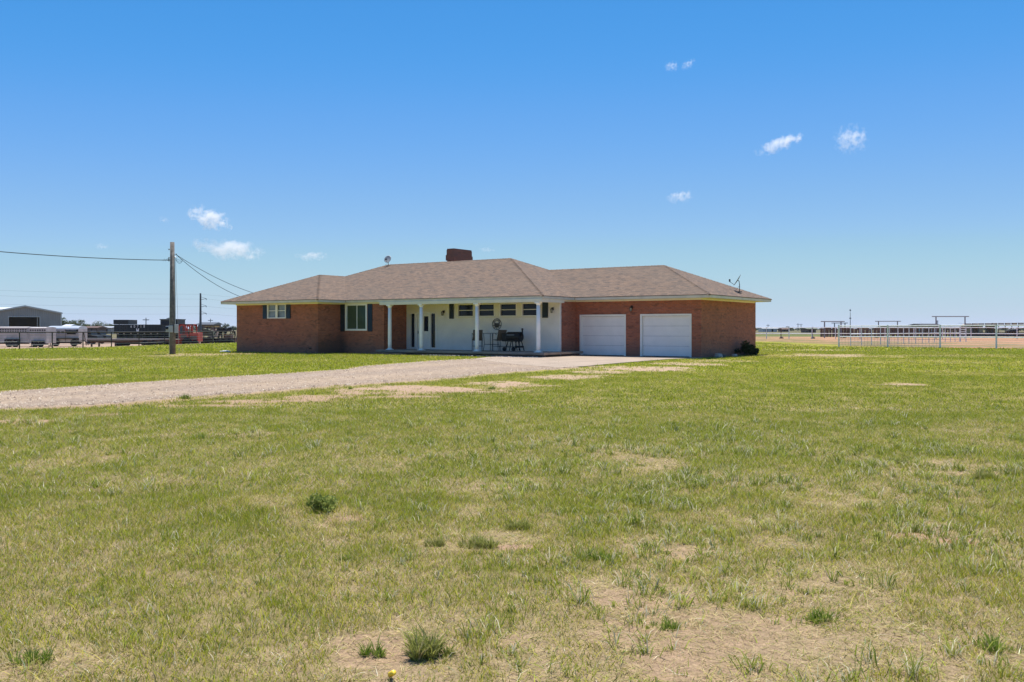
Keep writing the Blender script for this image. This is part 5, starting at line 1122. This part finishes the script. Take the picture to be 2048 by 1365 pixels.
Rm = Matrix.Rotation(R(62), 4, 'Y') @ Matrix.Rotation(0, 4, 'X'); m.v = [tuple(Matrix.Rotation(R(-60), 4, 'Z') @ Rm @ Vector(p)) for p in m.v]
tag(m.build('shotgun_shell', M['plastic'], None, True, (x, y, gz(x, y) + .016)), 'small bright yellow plastic tube lying in the grass at the bottom', 'litter')
x, y = gnd(450, 704.5); m = MB(); m.box(-.32, -.2, 0, .32, .2, .07); m.box(-.15, -.15, .07, .2, .15, .11); tag(m.build('drain_block', M['white'], None, False, (x, y, 0), .2, .02), 'low white block on the ground left of the brick corner', 'block')

# ------------------------------------------------------------------ clouds: small bodies of vapour with depth
def cloud(px, py, wpx, hpx, lb, seed, dens=.02, Y=3000, tilt=0):
    g = random.Random(seed); c = wpt(px, py, Y); s_ = Y / FPX; W, H = wpx * s_ / 2, hpx * s_ / 2
    m = bpy.data.materials.new('cloud_vapour'); m.use_nodes = True; nt = m.node_tree; nt.nodes.clear(); q = N(m)
    out = q.n('ShaderNodeOutputMaterial'); pv = q.n('ShaderNodeVolumePrincipled'); pv.inputs['Color'].default_value = (1, 1, 1, 1); pv.inputs['Anisotropy'].default_value = .2
    tc = q.n('ShaderNodeTexCoord'); mp = q.n('ShaderNodeMapping'); mp.inputs['Location'].default_value = (seed * 3.1, seed, 0); q.l(tc.outputs['Object'], mp.inputs[0])
    n1 = q.noise(mp.outputs[0], 3.4 / W, 9, .68)
    sp = q.n('ShaderNodeSeparateXYZ'); q.l(tc.outputs['Object'], sp.inputs[0])
    ex = q.math('POWER', q.math('DIVIDE', sp.outputs[0], W), 2); ey = q.math('POWER', q.math('DIVIDE', sp.outputs[1], W * .6), 2)
    zt_ = q.math('SUBTRACT', sp.outputs[2], q.math('MULTIPLY', sp.outputs[0], tilt)); ez = q.math('POWER', q.math('DIVIDE', zt_, H), 2)
    rad = q.math('ADD', q.math('ADD', ex, ey), ez)
    v = q.math('SUBTRACT', q.math('ADD', q.math('MULTIPLY', q.math('SUBTRACT', n1, .5), 1.9), .58), q.math('MULTIPLY', rad, .34))
    d = q.ramp(v, .42, .72); q.l(q.math('MULTIPLY', d, dens * 1.5), pv.inputs['Density']); q.l(pv.outputs[0], out.inputs['Volume'])
    b = MB(); Hx = H + abs(tilt) * W
    b.lathe([(0, -1), (.5, -.87), (.87, -.5), (1, 0), (.87, .5), (.5, .87), (0, 1)], (0, 0, 0), 16); b.v = [(x * W * 1.05, y * W * .65, z * H * 1.1 + x * W * tilt) for x, y, z in b.v]
    tag(b.build('cloud', m, None, False, c), lb, 'cloud', 'small clouds')
for k, a in enumerate(((418, 437, 96, 52, 'bright puffy cloud, upper of the two left of the house', 1, .030, 3000, -.28), (458, 499, 160, 46, 'long soft cloud below the puffy one, left of the house', 2, .016, 3000, -.12), (623, 513, 74, 22, 'faint flat cloud above the left house roof', 3, .014, 3000, 0),
    (1343, 133, 34, 26, 'tiny white wisp high up, left of the high pair', 4, .02, 3000, 0), (1376, 129, 32, 22, 'tiny white wisp high up, right of the high pair', 5, .02, 3000, .4), (1560, 288, 104, 34, 'slanting streaky cloud in the right half of the sky', 6, .022, 3000, .32),
    (1702, 278, 78, 66, 'ragged round cloud right of the slanting one', 7, .016, 3000, 0), (1360, 394, 66, 28, 'thin wispy cloud above the garage roof', 8, .016, 3000, .1), (974, 500, 40, 12, 'very faint cloud right of the chimney', 9, .010, 3000, 0), (203, 493, 34, 16, 'faint small cloud above the far left yard', 10, .012, 3000, 0), (328, 440, 26, 16, 'faint small cloud left of the bright puffy one', 11, .012, 3000, -.2))): cloud(*a[:5], a[5], a[6], a[7], a[8])

# ------------------------------------------------------------------ dry-country haze
m = bpy.data.materials.new('haze_air'); m.use_nodes = True; nt = m.node_tree; nt.nodes.clear()
o_ = nt.nodes.new('ShaderNodeOutputMaterial'); pv = nt.nodes.new('ShaderNodeVolumePrincipled'); pv.inputs['Color'].default_value = (.80, .88, 1, 1); pv.inputs['Density'].default_value = .00006; pv.inputs['Anisotropy'].default_value = .0
nt.links.new(pv.outputs[0], o_.inputs['Volume'])
b = MB(); b.box(-9600, -9600, -3, 9600, 9600, 24); hz = b.build('haze', m); tag(hz, kind='stuff')
hz.display_type = 'BOUNDS'
